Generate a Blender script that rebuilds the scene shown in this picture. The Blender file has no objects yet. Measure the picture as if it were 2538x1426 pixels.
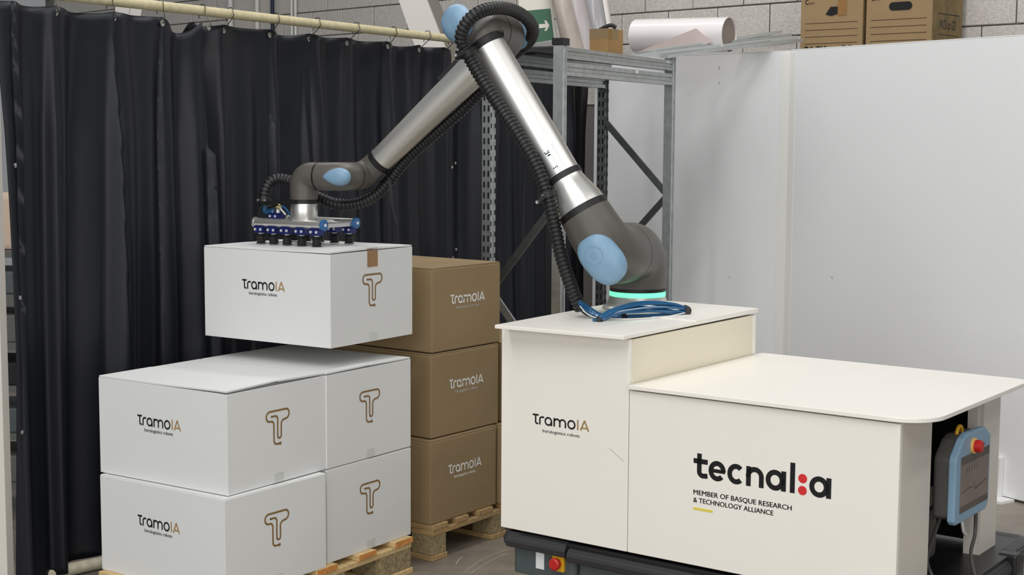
import bpy, bmesh, math, random
from mathutils import Vector as V, Matrix
random.seed(7)
S = bpy.context.scene
COL = S.collection
# ------------------------------------------------------------------ camera, world, lights, exposure
FPX = 3689.29
CR = V((9.99985037e-01, 5.54567458e-04, 5.44231345e-03)); CU = V((-0.0054705, 0.10137275, 0.99483347)); CW = V((0, 0.99484836, -0.10137426)); CO = V((0, 0, 1.67506))
cd = bpy.data.cameras.new('camera'); cam = bpy.data.objects.new('camera', cd); COL.objects.link(cam)
cam.matrix_world = Matrix(((CR.x, CU.x, -CW.x, CO.x), (CR.y, CU.y, -CW.y, CO.y), (CR.z, CU.z, -CW.z, CO.z), (0, 0, 0, 1)))
cd.sensor_fit = 'HORIZONTAL'; cd.sensor_width = 36; cd.lens = FPX * 36 / 2538; cd.clip_start = .05; cd.clip_end = 100
S.camera = cam
S.view_settings.view_transform = 'Standard'; S.view_settings.look = 'None'; S.view_settings.gamma = 1; S.view_settings.use_curve_mapping = False
S.view_settings.exposure = 0.0
w = bpy.data.worlds.new('world'); S.world = w; w.use_nodes = True
w.node_tree.nodes['Background'].inputs[0].default_value = (.97, 1, 1.03, 1)
w.node_tree.nodes['Background'].inputs[1].default_value = .214
def lamp(x, y, z, sx, sy, watts, rz=0, tx=0, ty=0, col=(1, .985, .96)):
    l = bpy.data.lights.new('ceiling_or_fill_lamp', 'AREA'); l.shape = 'RECTANGLE'; l.size = sx; l.size_y = sy; l.energy = watts; l.color = col
    o = bpy.data.objects.new('ceiling_or_fill_lamp', l); COL.objects.link(o); o.location = (x, y, z); o.rotation_euler = (tx, ty, rz)
RZ = -.6
lamp(-3.2, 1.6, 5.2, .5, 5, 109, RZ)
lamp(-1.0, .2, 5.2, .5, 5, 108, RZ)
lamp(1.6, -1.0, 5.2, .5, 5, 87, RZ)
lamp(0.2, 5.2, 5.4, .5, 5, 65, RZ)
lamp(3.6, 3.6, 5.4, .5, 5, 59, RZ)
lamp(-.4, 8.2, 5.2, .5, 5, 73, 1.0)  # extra overhead lamp added to brighten the back wall
lamp(-5.5, -6.5, 3.0, 6, 3.2, 264, math.radians(-25), math.radians(82), 0, (.97, .99, 1))     # unseen soft fill added behind and left of the camera to lift front faces
lamp(2.5, -7.5, 3.0, 6, 3.2, 294, math.radians(12), math.radians(82), 0, (1, .98, .94))  # second unseen fill, warmer, added behind and right of the camera

# ------------------------------------------------------------------ helpers
def ray(u, v): return CW + CR * ((u - 1269) / FPX) - CU * ((v - 713) / FPX)
def pz(u, v, z): d = ray(u, v); return CO + d * ((z - CO.z) / d.z)
def pp(u, v, P, n): d = ray(u, v); return CO + d * ((V(P) - CO).dot(n) / d.dot(n))
def py(u, v, y): d = ray(u, v); return CO + d * (y / d.y)
Z = V((0, 0, 1))

def tag(o, label=None, cat=None, group=None, kind=None):
    if label: o['label'] = label
    if cat: o['category'] = cat
    if group: o['group'] = group
    if kind: o['kind'] = kind
    return o
def thing(name, label, cat, loc=(0, 0, 0), rz=0, group=None):
    o = bpy.data.objects.new(name, None); COL.objects.link(o); o.empty_display_size = .1
    o.location = loc; o.rotation_euler = (0, 0, rz)
    return tag(o, label, cat, group)
def copy_tree(o, parent=None):
    c = o.copy(); COL.objects.link(c); c.parent = parent
    for ch in KIDS.get(o.name, []):
        k = copy_tree(ch, c); KIDS.setdefault(c.name, []).append(k)
    return c
KIDS = {}

def fillet(pts, r, n=8):
    if not isinstance(r, (list, tuple)): r = [r] * len(pts)
    P = [V(p) for p in pts]; out = [P[0]]
    for i in range(1, len(P) - 1):
        a = (P[i - 1] - P[i]); b = (P[i + 1] - P[i]); la, lb = a.length, b.length; a.normalize(); b.normalize()
        ang = a.angle(b)
        if r[i] <= 0 or ang > 3.1: out.append(P[i]); continue
        t = min(r[i] / math.tan(ang / 2), la * .499, lb * .499); rr = t * math.tan(ang / 2)
        c = P[i] + (a + b).normalized() * (rr / math.sin(ang / 2)); s = P[i] + a * t - c; e = P[i] + b * t - c
        tot = s.angle(e)
        for k in range(n + 1):
            f = k / n
            out.append(c + (s * math.sin((1 - f) * tot) + e * math.sin(f * tot)) / math.sin(tot))
    out.append(P[-1]); return out
def bez(p0, p1, p2, n=8): return [V(p0) * (1 - t) ** 2 + V(p1) * (2 * t * (1 - t)) + V(p2) * t * t for t in [k / n for k in range(n + 1)]]
def spline(pts, n=8):
    P = [V(p) for p in pts]; P = [P[0] * 2 - P[1]] + P + [P[-1] * 2 - P[-2]]; out = []
    for i in range(1, len(P) - 2):
        for k in range(n):
            t = k / n; a, b, c, d = P[i - 1:i + 3]
            out.append(.5 * ((2 * b) + (c - a) * t + (2 * a - 5 * b + 4 * c - d) * t * t + (3 * b - a - 3 * c + d) * t ** 3))
    out.append(P[-2]); return out
def resample(pts, step):
    out = [pts[0]]; acc = 0
    for a, b in zip(pts, pts[1:]):
        L = (b - a).length
        if L < 1e-9: continue
        s = step - acc
        while s <= L: out.append(a + (b - a) * (s / L)); s += step
        acc = L - (s - step)
    return out
def arc(cx, cy, rx, a0, a1, n=20, ry=None):
    ry = rx if ry is None else ry
    return [(cx + rx * math.cos(math.radians(a0 + (a1 - a0) * k / n)), cy + ry * math.sin(math.radians(a0 + (a1 - a0) * k / n))) for k in range(n + 1)]

class G:
    def __init__(s): s.v = []; s.f = []
    def add(s, vs, fs):
        o = len(s.v); s.v += [V(x) for x in vs]; s.f += [[o + i for i in f] for f in fs]; return s
    def box(s, x0, x1, y0, y1, z0, z1):
        return s.add([(x, y, z) for x in (x0, x1) for y in (y0, y1) for z in (z0, z1)], [(0, 1, 3, 2), (4, 6, 7, 5), (0, 4, 5, 1), (2, 3, 7, 6), (0, 2, 6, 4), (1, 5, 7, 3)])
    def obox(s, c, a, b, d):
        c, a, b, d = V(c), V(a), V(b), V(d)
        return s.add([c + a * i + b * j + d * k for i in (-1, 1) for j in (-1, 1) for k in (-1, 1)], [(0, 1, 3, 2), (4, 6, 7, 5), (0, 4, 5, 1), (2, 3, 7, 6), (0, 2, 6, 4), (1, 5, 7, 3)])
    def bar(s, p, q, up, w, h):
        p, q = V(p), V(q); t = (q - p).normalized(); a = t.cross(V(up)).normalized(); b = a.cross(t)
        return s.obox((p + q) / 2, (q - p) / 2, a * w / 2, b * h / 2)
    def sweep(s, pts, r, n=16, cap=True, up=None):
        pts = [V(p) for p in pts]
        if not isinstance(r, (list, tuple)): r = [r] * len(pts)
        T = [(pts[min(i + 1, len(pts) - 1)] - pts[max(i - 1, 0)]).normalized() for i in range(len(pts))]
        a = up or T[0].orthogonal(); a = (a - T[0] * a.dot(T[0])).normalized(); o = len(s.v)
        for i, p in enumerate(pts):
            a = (a - T[i] * a.dot(T[i])).normalized(); b = T[i].cross(a)
            for k in range(n):
                th = 2 * math.pi * k / n; s.v.append(p + (a * math.cos(th) + b * math.sin(th)) * r[i])
        for i in range(len(pts) - 1):
            for k in range(n):
                k2 = (k + 1) % n; s.f.append([o + i * n + k, o + i * n + k2, o + (i + 1) * n + k2, o + (i + 1) * n + k])
        if cap: s.f.append([o + k for k in range(n)][::-1]); s.f.append([o + (len(pts) - 1) * n + k for k in range(n)])
        return s
    def lathe(s, c, ax, prof, n=32):   # prof: (height along ax, radius)
        c = V(c); ax = V(ax).normalized(); a = ax.orthogonal().normalized(); b = ax.cross(a); o = len(s.v)
        for h, r in prof:
            for k in range(n):
                th = 2 * math.pi * k / n; s.v.append(c + ax * h + (a * math.cos(th) + b * math.sin(th)) * r)
        for i in range(len(prof) - 1):
            for k in range(n):
                k2 = (k + 1) % n; s.f.append([o + i * n + k, o + i * n + k2, o + (i + 1) * n + k2, o + (i + 1) * n + k])
        s.f.append([o + k for k in range(n)][::-1]); s.f.append([o + (len(prof) - 1) * n + k for k in range(n)])
        return s
    def prism(s, poly, c, ex, ey, depth):
        c, ex, ey = V(c), V(ex), V(ey); nz = ex.cross(ey); n = len(poly); o = len(s.v)
        for d in (0, depth):
            for p in poly: s.v.append(c + ex * p[0] + ey * p[1] + nz * d)
        s.f.append([o + k for k in range(n)][::-1]); s.f.append([o + n + k for k in range(n)])
        for k in range(n): s.f.append([o + k, o + (k + 1) % n, o + n + (k + 1) % n, o + n + k])
        return s
    def ribbon(s, pts, wd, c, ex, ey, closed=False, rnd=False):
        P = [V((p[0], p[1])) for p in pts]; n = len(P); c, ex, ey = V(c), V(ex), V(ey); o = len(s.v)
        for i in range(n):
            if closed: t = P[(i + 1) % n] - P[i - 1]
            else: t = P[min(i + 1, n - 1)] - P[max(i - 1, 0)]
            t.normalize(); m = V((-t.y, t.x))
            k = 1.0
            if 0 < i < n - 1:
                d1 = (P[i] - P[i - 1]).normalized(); k = 1 / max(.5, abs(d1.dot(t)))
            for sg in (1, -1):
                q = P[i] + m * sg * wd / 2 * k; s.v.append(c + ex * q.x + ey * q.y)
        for i in range(n if closed else n - 1):
            j = (i + 1) % n; s.f.append([o + 2 * i, o + 2 * i + 1, o + 2 * j + 1, o + 2 * j])
        if rnd and not closed:
            for q in (P[0], P[-1]): s.disc((q.x, q.y), wd / 2, c, ex, ey, 16)
        return s
    def disc(s, p, r, c, ex, ey, n=24):
        c, ex, ey = V(c), V(ex), V(ey); o = len(s.v)
        for k in range(n): s.v.append(c + ex * (p[0] + r * math.cos(2 * math.pi * k / n)) + ey * (p[1] + r * math.sin(2 * math.pi * k / n)))
        s.f.append([o + k for k in range(n)]); return s
    def quad(s, a, b, c, d): return s.add([a, b, c, d], [(0, 1, 2, 3)])
    def dome(s, c, ex, ey, nz, rx, ry, h, p=2.4, tear=0, n=40, m=10):   # rounded cap: super-ellipse outline, tear>0 points it towards +ex
        c, ex, ey, nz = V(c), V(ex), V(ey), V(nz); o = len(s.v)
        for j in range(m + 1):
            f = j / m; rr = math.cos(f * math.pi / 2) ** .62 if j < m else 0.0; hh = math.sin(f * math.pi / 2) * h
            for k in range(n):
                th = 2 * math.pi * k / n; cx, sy = math.cos(th), math.sin(th)
                x = math.copysign(abs(cx) ** (2 / p), cx) * rx; y = math.copysign(abs(sy) ** (2 / p), sy) * ry
                if tear: y *= 1 - tear * (x / rx + 1) / 2 * abs(x / rx + 1) / 2
                s.v.append(c + ex * x * rr + ey * y * rr + nz * hh)
        for j in range(m):
            for k in range(n):
                k2 = (k + 1) % n; s.f.append([o + j * n + k, o + j * n + k2, o + (j + 1) * n + k2, o + (j + 1) * n + k])
        s.f.append([o + k for k in range(n)][::-1]); return s
    def build(s, name, mat, parent=None, smooth=False, bevel=0, off=None, label=None, kind=None, seg=2, ang=40):
        me = bpy.data.meshes.new(name); vs = s.v if off is None else [v - V(off) for v in s.v]
        me.from_pydata([tuple(v) for v in vs], [], s.f); me.validate()
        bm = bmesh.new(); bm.from_mesh(me)
        bmesh.ops.remove_doubles(bm, verts=bm.verts, dist=1e-6)
        bmesh.ops.recalc_face_normals(bm, faces=bm.faces)
        if bevel: bmesh.ops.bevel(bm, geom=[e for e in bm.edges if len(e.link_faces) == 2 and e.calc_face_angle() > .6], offset=bevel, segments=seg, affect='EDGES', profile=.6, clamp_overlap=True)
        bm.to_mesh(me); bm.free()
        if smooth:
            for p in me.polygons: p.use_smooth = True
            me.set_sharp_from_angle(angle=math.radians(ang))
        me.materials.append(mat)
        o = bpy.data.objects.new(name, me); COL.objects.link(o)
        if parent is not None:
            o.parent = parent; KIDS.setdefault(parent.name, []).append(o)
        return tag(o, label, None, None, kind)

def text_geo(body, width, c, ex, ey, height=None, bold=0, thick=0):
    cu = bpy.data.curves.new('t', 'FONT'); cu.body = body; cu.size = 1; cu.resolution_u = 3; cu.offset = bold
    o = bpy.data.objects.new('t', cu); COL.objects.link(o)
    dg = bpy.context.evaluated_depsgraph_get(); me = bpy.data.meshes.new_from_object(o.evaluated_get(dg))
    xs = [v.co.x for v in me.vertices]; x0, x1 = min(xs), max(xs); k = width / (x1 - x0); ky = k if height is None else height / .72
    c, ex, ey = V(c), V(ex), V(ey); g = G()
    g.add([c + ex * ((v.co.x - x0) * k) + ey * (v.co.y * ky) for v in me.vertices], [list(p.vertices) for p in me.polygons])
    if thick: g.add([v + ex * thick + ey * thick * .4 for v in g.v], [list(f) for f in g.f])
    bpy.data.objects.remove(o); bpy.data.meshes.remove(me); bpy.data.curves.remove(cu)
    return g

# ------------------------------------------------------------------ materials
def lin(c): return tuple(((x / 255) / 12.92 if x / 255 <= .04045 else ((x / 255 + .055) / 1.055) ** 2.4) for x in c) + (1,)
def mat(name, rgb, rough=.5, metal=0, noise=0, nscale=20, bump=0, bscale=None, emit=0, aniso=0, spec=.5, stretch=None, detail=4, coat=0):
    m = bpy.data.materials.new(name); m.use_nodes = True; nt = m.node_tree; b = nt.nodes['Principled BSDF']; c = lin(rgb)
    b.inputs['Base Color'].default_value = c; b.inputs['Roughness'].default_value = rough; b.inputs['Metallic'].default_value = metal
    b.inputs['Specular IOR Level'].default_value = spec; b.inputs['Coat Weight'].default_value = coat
    if aniso: b.inputs['Anisotropic'].default_value = aniso
    if emit: b.inputs['Emission Color'].default_value = c; b.inputs['Emission Strength'].default_value = emit
    if noise or bump:
        tc = nt.nodes.new('ShaderNodeTexCoord'); mp = nt.nodes.new('ShaderNodeMapping'); nt.links.new(tc.outputs['Object'], mp.inputs[0])
        if stretch: mp.inputs['Scale'].default_value = stretch
    if noise:
        n = nt.nodes.new('ShaderNodeTexNoise'); n.inputs['Scale'].default_value = nscale; n.inputs['Detail'].default_value = detail; nt.links.new(mp.outputs[0], n.inputs['Vector'])
        r = nt.nodes.new('ShaderNodeValToRGB'); r.color_ramp.elements[0].position = .3; r.color_ramp.elements[1].position = .7
        r.color_ramp.elements[0].color = tuple(x * (1 - noise) for x in c[:3]) + (1,); r.color_ramp.elements[1].color = tuple(min(1, x * (1 + noise)) for x in c[:3]) + (1,)
        nt.links.new(n.outputs['Fac'], r.inputs[0]); nt.links.new(r.outputs[0], b.inputs['Base Color'])
    if bump:
        n2 = nt.nodes.new('ShaderNodeTexNoise'); n2.inputs['Scale'].default_value = bscale or nscale; n2.inputs['Detail'].default_value = detail; nt.links.new(mp.outputs[0], n2.inputs['Vector'])
        bp = nt.nodes.new('ShaderNodeBump'); bp.inputs['Strength'].default_value = bump; bp.inputs['Distance'].default_value = .01
        nt.links.new(n2.outputs['Fac'], bp.inputs['Height']); nt.links.new(bp.outputs[0], b.inputs['Normal'])
    return m
M = dict(
    white_card=mat('white_card', (220, 221, 220), .62, noise=.015, nscale=3),
    kraft=mat('kraft', (146, 124, 90), .8, noise=.04, nscale=6, bump=.02, bscale=150),
    kraft_small=mat('kraft_small', (164, 130, 84), .8, noise=.05, nscale=8), kraft_light=mat('kraft_light', (154, 129, 93), .8, noise=.05, nscale=8),
    kraft_osb=mat('kraft_osb', (132, 112, 76), .8, noise=.25, nscale=14, detail=8),
    tape=mat('tape', (150, 112, 68), .25, noise=.05, nscale=30),
    clear_tape=mat('clear_tape', (206, 208, 204), .2),
    ink=mat('ink', (12, 13, 18), .5), ink_grey=mat('ink_grey', (46, 48, 52), .5), ink_tan=mat('ink_tan', (164, 134, 92), .5), ink_bronze=mat('ink_bronze', (132, 102, 58), .5),
    ink_white=mat('ink_white', (238, 238, 236), .5), ink_red=mat('ink_red', (214, 44, 46), .5), ink_yellow=mat('ink_yellow', (226, 210, 84), .5), ink_brown=mat('ink_brown', (60, 42, 24), .7),
    cart=mat('cart_white', (243, 239, 231), .35, noise=.012, nscale=2), cart_edge=mat('cart_edge', (226, 218, 208), .5),
    riser=mat('riser', (234, 226, 204), .35, noise=.02, nscale=3),
    end_white=mat('end_white', (214, 208, 198), .4),
    base_black=mat('base_black', (26, 26, 28), .38), bumper=mat('bumper', (48, 48, 50), .5), base_grey=mat('base_grey', (74, 82, 84), .45),
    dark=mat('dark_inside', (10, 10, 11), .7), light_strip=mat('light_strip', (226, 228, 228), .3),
    robot_grey=mat('robot_grey', (85, 82, 77), .42, noise=.03, nscale=60, bump=.03, bscale=900),
    robot_blue=mat('robot_blue', (122, 156, 183), .42, noise=.03, nscale=60, bump=.03, bscale=900),
    black_rubber=mat('black_rubber', (24, 24, 25), .5), hose=mat('hose_black', (30, 30, 31), .42),
    seam=mat('seam_black', (16, 16, 17), .5),
    alu=mat('brushed_aluminium', (224, 223, 219), .33, .88), alu_foot=mat('foot_aluminium', (208, 208, 204), .34, .65), alu_dull=mat('dull_aluminium', (205, 206, 206), .38, 1),
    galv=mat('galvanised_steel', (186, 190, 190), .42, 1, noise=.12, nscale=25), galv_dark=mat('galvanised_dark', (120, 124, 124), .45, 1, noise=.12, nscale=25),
    profile_light=mat('profile_light', (214, 218, 218), .35, .5), galv_light=mat('galvanised_light', (196, 200, 200), .35, .55, noise=.06, nscale=25),
    slot=mat('slot_dark', (16, 16, 18), .8),
    green_glow=mat('green_glow', (110, 250, 180), .4, emit=1.15),
    blue_ano=mat('blue_anodised', (22, 36, 104), .35, .3), blue_cap=mat('blue_end_cap', (44, 94, 148), .4), nickel=mat('nickel', (230, 230, 228), .3, .45), steel=mat('polished_steel', (222, 222, 220), .2, 1), brass=mat('brass', (196, 186, 140), .3, 1),
    tube_blue=mat('tube_blue', (38, 92, 136), .15, spec=.8), wire_white=mat('wire_white', (232, 232, 230), .4),
    curtain=mat('curtain_vinyl', (22, 25, 33), .44, bump=.03, bscale=40, spec=.36), grommet=mat('grommet', (190, 190, 186), .3, 1), hook=mat('hook_wire', (96, 92, 80), .4, 1),
    bamboo=mat('pale_pole', (206, 196, 160), .6, noise=.10, nscale=40, bump=.15, bscale=60),
    wood=mat('pallet_wood', (206, 178, 128), .75, noise=.18, nscale=9, stretch=(1, 8, 8), bump=.1, bscale=60), wood_old=mat('pallet_wood_old', (172, 142, 98), .8, noise=.22, nscale=9, stretch=(1, 8, 8), bump=.12, bscale=60),
    chip=mat('chip_block', (150, 134, 100), .85, noise=.35, nscale=70, bump=.3, bscale=90), wood_end=mat('board_end', (206, 140, 72), .8, noise=.2, nscale=60),
    panel=mat('white_panel', (244, 245, 247), .25, noise=.01, nscale=1.5), panel_seam=mat('panel_tape', (242, 242, 238), .4), panel_edge=mat('panel_edge', (242, 242, 242), .4),
    block=mat('concrete_block', (208, 203, 197), .9, noise=.12, nscale=55, bump=.5, bscale=120, detail=8), mortar=mat('mortar', (120, 117, 112), .95),
    pipe=mat('pipe_white', (224, 224, 220), .4), cable_navy=mat('cable_navy', (22, 34, 66), .5),
    foam=mat('foam_white', (226, 221, 216), .7), foam_side=mat('foam_side', (128, 122, 114), .8),
    sign_green=mat('sign_green', (30, 96, 66), .4), sign_white=mat('sign_white', (230, 226, 214), .5),
    marble=mat('marbled_sheet', (176, 165, 157), .25, noise=.16, nscale=5, detail=8), sheet_grey=mat('sheet_grey', (166, 164, 168), .15), sheet_lilac=mat('sheet_pale', (184, 176, 178), .2),
    roll=mat('roll_paper', (236, 230, 230), .16, coat=.3), roll_back=mat('roll_back', (205, 188, 184), .6), roll_core=mat('roll_core', (150, 138, 130), .7),
    pend_blue=mat('pendant_blue', (128, 160, 184), .4), pend_grey=mat('pendant_grey', (84, 82, 78), .5), screen=mat('screen', (128, 116, 110), .08, noise=.10, nscale=8), screen_dark=mat('screen_dark', (88, 82, 78), .1),
    red=mat('estop_red', (188, 32, 30), .4), yellow=mat('estop_yellow', (222, 168, 30), .5), amber=mat('amber_ring', (240, 190, 110), .5),
    post=mat('post_paint', (206, 202, 194), .5), shelf_grey=mat('shelf_grey', (96, 98, 92), .6), plank_pale=mat('plank_pale', (214, 190, 170), .7), shelf_blk=mat('shelf_black', (24, 24, 24), .7),
)
def floor_mat():
    m = mat('floor_concrete', (156, 148, 136), .42, bump=.03, bscale=40); nt = m.node_tree; b = nt.nodes['Principled BSDF']
    tc = nt.nodes.new('ShaderNodeTexCoord'); n1 = nt.nodes.new('ShaderNodeTexNoise'); n1.inputs['Scale'].default_value = 2.2; n1.inputs['Detail'].default_value = 10; n1.inputs['Roughness'].default_value = .68
    nt.links.new(tc.outputs['Object'], n1.inputs['Vector']); r = nt.nodes.new('ShaderNodeValToRGB')
    e = r.color_ramp.elements; e[0].position = .32; e[0].color = lin((101, 95, 87)); e[1].position = .7; e[1].color = lin((154, 145, 132))
    nt.links.new(n1.outputs['Fac'], r.inputs[0]); nt.links.new(r.outputs[0], b.inputs['Base Color'])
    r2 = nt.nodes.new('ShaderNodeMapRange'); r2.inputs['To Min'].default_value = .28; r2.inputs['To Max'].default_value = .55; nt.links.new(n1.outputs['Fac'], r2.inputs[0]); nt.links.new(r2.outputs[0], b.inputs['Roughness'])
    return m
M['floor'] = floor_mat()

# ------------------------------------------------------------------ setting: floor, back wall of concrete blocks
tag(G().box(-9, 9, -4, 16, -.1, 0).build('floor', M['floor']), kind='structure')
fl = bpy.data.objects['floor']
# scuff marks on the floor near the cart (flat paint-like wear)
sg = G()
for a, b_, c_ in [((1150, 1420), (1200, 1385), (1262, 1362)), ((1165, 1424), (1215, 1392), (1262, 1372)), ((1190, 1330), (1205, 1335), (1220, 1338)), ((1130, 1400), (1140, 1385), (1150, 1380))]:
    P = [pz(*q, .0012) for q in (a, b_, c_)]
    sg.ribbon([(p.x, p.y) for p in spline(P, 5)], .007, (0, 0, .0012), (1, 0, 0), (0, 1, 0))
sg.build('scuff_mark', mat('scuff', (160, 153, 142), .6), fl)
WD = V((-.702, .712, 0)); WN = V((-.712, -.702, 0)); WP = V((1.43, 9.35, 0))
def wpt(t, z, d=0): return WP + WD * t + Z * z + WN * d
wall = tag(G().add([wpt(-4, 0), wpt(9, 0), wpt(9, 6.5), wpt(-4, 6.5), wpt(-4, 0, -.15), wpt(9, 0, -.15), wpt(9, 6.5, -.15), wpt(-4, 6.5, -.15)], [(0, 1, 2, 3), (7, 6, 5, 4), (0, 3, 7, 4), (1, 5, 6, 2), (3, 2, 6, 7), (0, 4, 5, 1)]).build('wall_back', M['mortar']), kind='structure')
BL, BH = .40, .20
bmesh_block = None
for row in range(9, 15):
    for i in range(-8, 22):
        t0 = i * BL + (BL / 2 if row % 2 else 0); z0 = row * BH + .085
        if bmesh_block is None:
            g = G(); g.add([WD * a + Z * c + WN * b_ for a in (.004, BL - .004) for b_ in (0, .012) for c in (.004, BH - .004)], [(0, 1, 3, 2), (4, 6, 7, 5), (0, 4, 5, 1), (2, 3, 7, 6), (0, 2, 6, 4), (1, 5, 7, 3)])
            ob = g.build('concrete_block', M['block'], wall, bevel=.004, seg=1); bmesh_block = ob
        else:
            ob = bmesh_block.copy(); COL.objects.link(ob); ob.parent = wall
        ob.location = wpt(t0, z0, random.uniform(-.002, .003))
def wall_px(u, v, d=.02): return pp(u, v, WP + WN * d, WN)
def pipe(u, name, lab, m, r, group=None):
    p = wall_px(u, 20, .03 + r); o = G().lathe((p.x, p.y, 0), Z, [(0, r), (3.2, r)], 12).build(name, m, smooth=True); tag(o, lab, 'pipe' if 'pipe' in name else 'cable', group)
    if 'pipe' in name:
        q = wall_px(u, 28, .02); G().obox((p.x, p.y, 2.42), WD * (r + .012), WN * (r + .008), Z * .014).build('bracket', M['pipe'], o)
    return o
pipe(571, 'wall_pipe', 'white pipe on the block wall, leftmost, above the gap between the curtains', M['pipe'], .022)
pipe(637, 'wall_pipe', 'white pipe on the block wall just left of the navy cable', M['pipe'], .018)
pipe(675, 'wall_cable', 'dark navy cable hanging down the block wall between white pipes', M['cable_navy'], .016)
pipe(723, 'wall_pipe', 'left pipe of the tight white pair right of the navy cable', M['pipe'], .012)
pipe(732, 'wall_pipe', 'right pipe of the tight white pair right of the navy cable', M['pipe'], .012)
def leaning(name, lab, cat, quad, y, thick, m, ms):
    a, b_, c, d = [py(*q, y) for q in quad]   # top-left, top-right, bottom-right, bottom-left
    t = thing(name, lab, cat, (0, 0, 0)); base = V((d.x, d.y, 0)); 
    # carry the board on down to the floor
    dn = (d - a).normalized(); k = d.z / -dn.z; d2 = d + dn * k; c2 = c + (c - b_).normalized() * (c.z / -(c - b_).normalized().z)
    up = -dn; a2 = a + up * .35; b2 = b_ + up * .35
    off = V((.35, .94, 0)) * thick
    t.location = (d2 + c2) / 2
    G().add([a2, b2, c2, d2] + [q + off * .15 for q in (a2, b2, c2, d2)], [(0, 1, 2, 3), (7, 6, 5, 4), (0, 4, 5, 1), (1, 5, 6, 2), (2, 6, 7, 3), (3, 7, 4, 0)]).build('face_board', m, t, off=t.location)
    off2 = V((.62, .5, 0)) * thick
    G().add([q + off * .16 for q in (a2, b2, c2, d2)] + [q + off2 for q in (a2, b2, c2, d2)], [(0, 1, 2, 3), (7, 6, 5, 4), (0, 4, 5, 1), (1, 5, 6, 2), (2, 6, 7, 3), (3, 7, 4, 0)]).build('side_board', ms, t, off=t.location)
leaning('leaning_board', 'white board with grey side leaning behind the right end of the curtain pole', 'board', [(988, 0), (1052, 0), (1099, 119), (1030, 119)], 9.4, .12, M['foam'], M['foam_side'])
leaning('leaning_board', 'white board leaning behind the curtain top at the left end of the pole', 'board', [(290, 0), (325, 0), (318, 34), (283, 34)], 9.0, .10, M['foam'], M['foam'])

# ------------------------------------------------------------------ curtains
AC = V((-1.594, 5.653, 0)); CA = math.radians(29.5); CD = V((math.sin(CA), math.cos(CA), 0)); CN = V((math.cos(CA), -math.sin(CA), 0))
PZ = 2.18
def ct(u, v=400): return (pp(u, v, AC, CN) - AC).dot(CD)
def cpt(t, z, d=0): return AC + CD * t + Z * z + CN * d
pole = tag(G().sweep([cpt(t, PZ) for t in [ct(60, 0) + k * .5 for k in range(12)]], .0205, 14).build('curtain_pole', M['bamboo'], smooth=True), 'long pale wooden pole that the dark curtains hang from', 'pole')
GPX = [12, 122, 268, 393, 497, 566, 680, 782, 879, 972, 1056, 1117]
GT = [ct(u, 40) for u in GPX]; GT += [GT[-1] + .27 * k for k in range(1, 9)]
def phase(t):
    if t <= GT[0]: return (t - GT[0]) / .25
    for i in range(len(GT) - 1):
        if t <= GT[i + 1]: return i + (t - GT[i]) / (GT[i + 1] - GT[i])
    return len(GT) - 1
def fold(t, z, seed):
    p = phase(t); k = .30 + .70 * min(1, (2.14 - z) / .45); i = math.floor(p)
    amp = .55 + .45 * math.sin(i * 1.9 + seed)
    w_ = p + .10 * math.sin(z * 1.1 + seed + i)
    f = .034 * amp * math.cos(2 * math.pi * w_) + .018 * math.sin(2 * math.pi * w_ * .53 + seed) + .009 * math.sin(2 * math.pi * w_ * 1.9 + seed * 2 + .3 * z)
    c = math.cos(2 * math.pi * w_ + .9); f += -.016 * amp * max(0, c) ** 6      # a sharper crease beside every eyelet
    top = max(0, 1 - (2.14 - z) / .35)
    return 1.4 * k * f + .012 * top * math.cos(2 * math.pi * p) + .012 * math.sin(z * 1.1 + t)
def ztop(t, deep):
    p = phase(t); i = int(math.floor(p)); f = p - i; s = .010 + .006 * math.sin(i * 2.3)
    if i == 3 and deep: s = .055
    return PZ - .043 - s * (4 * f * (1 - f)) ** (1 if s < .03 else 1.6)
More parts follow.
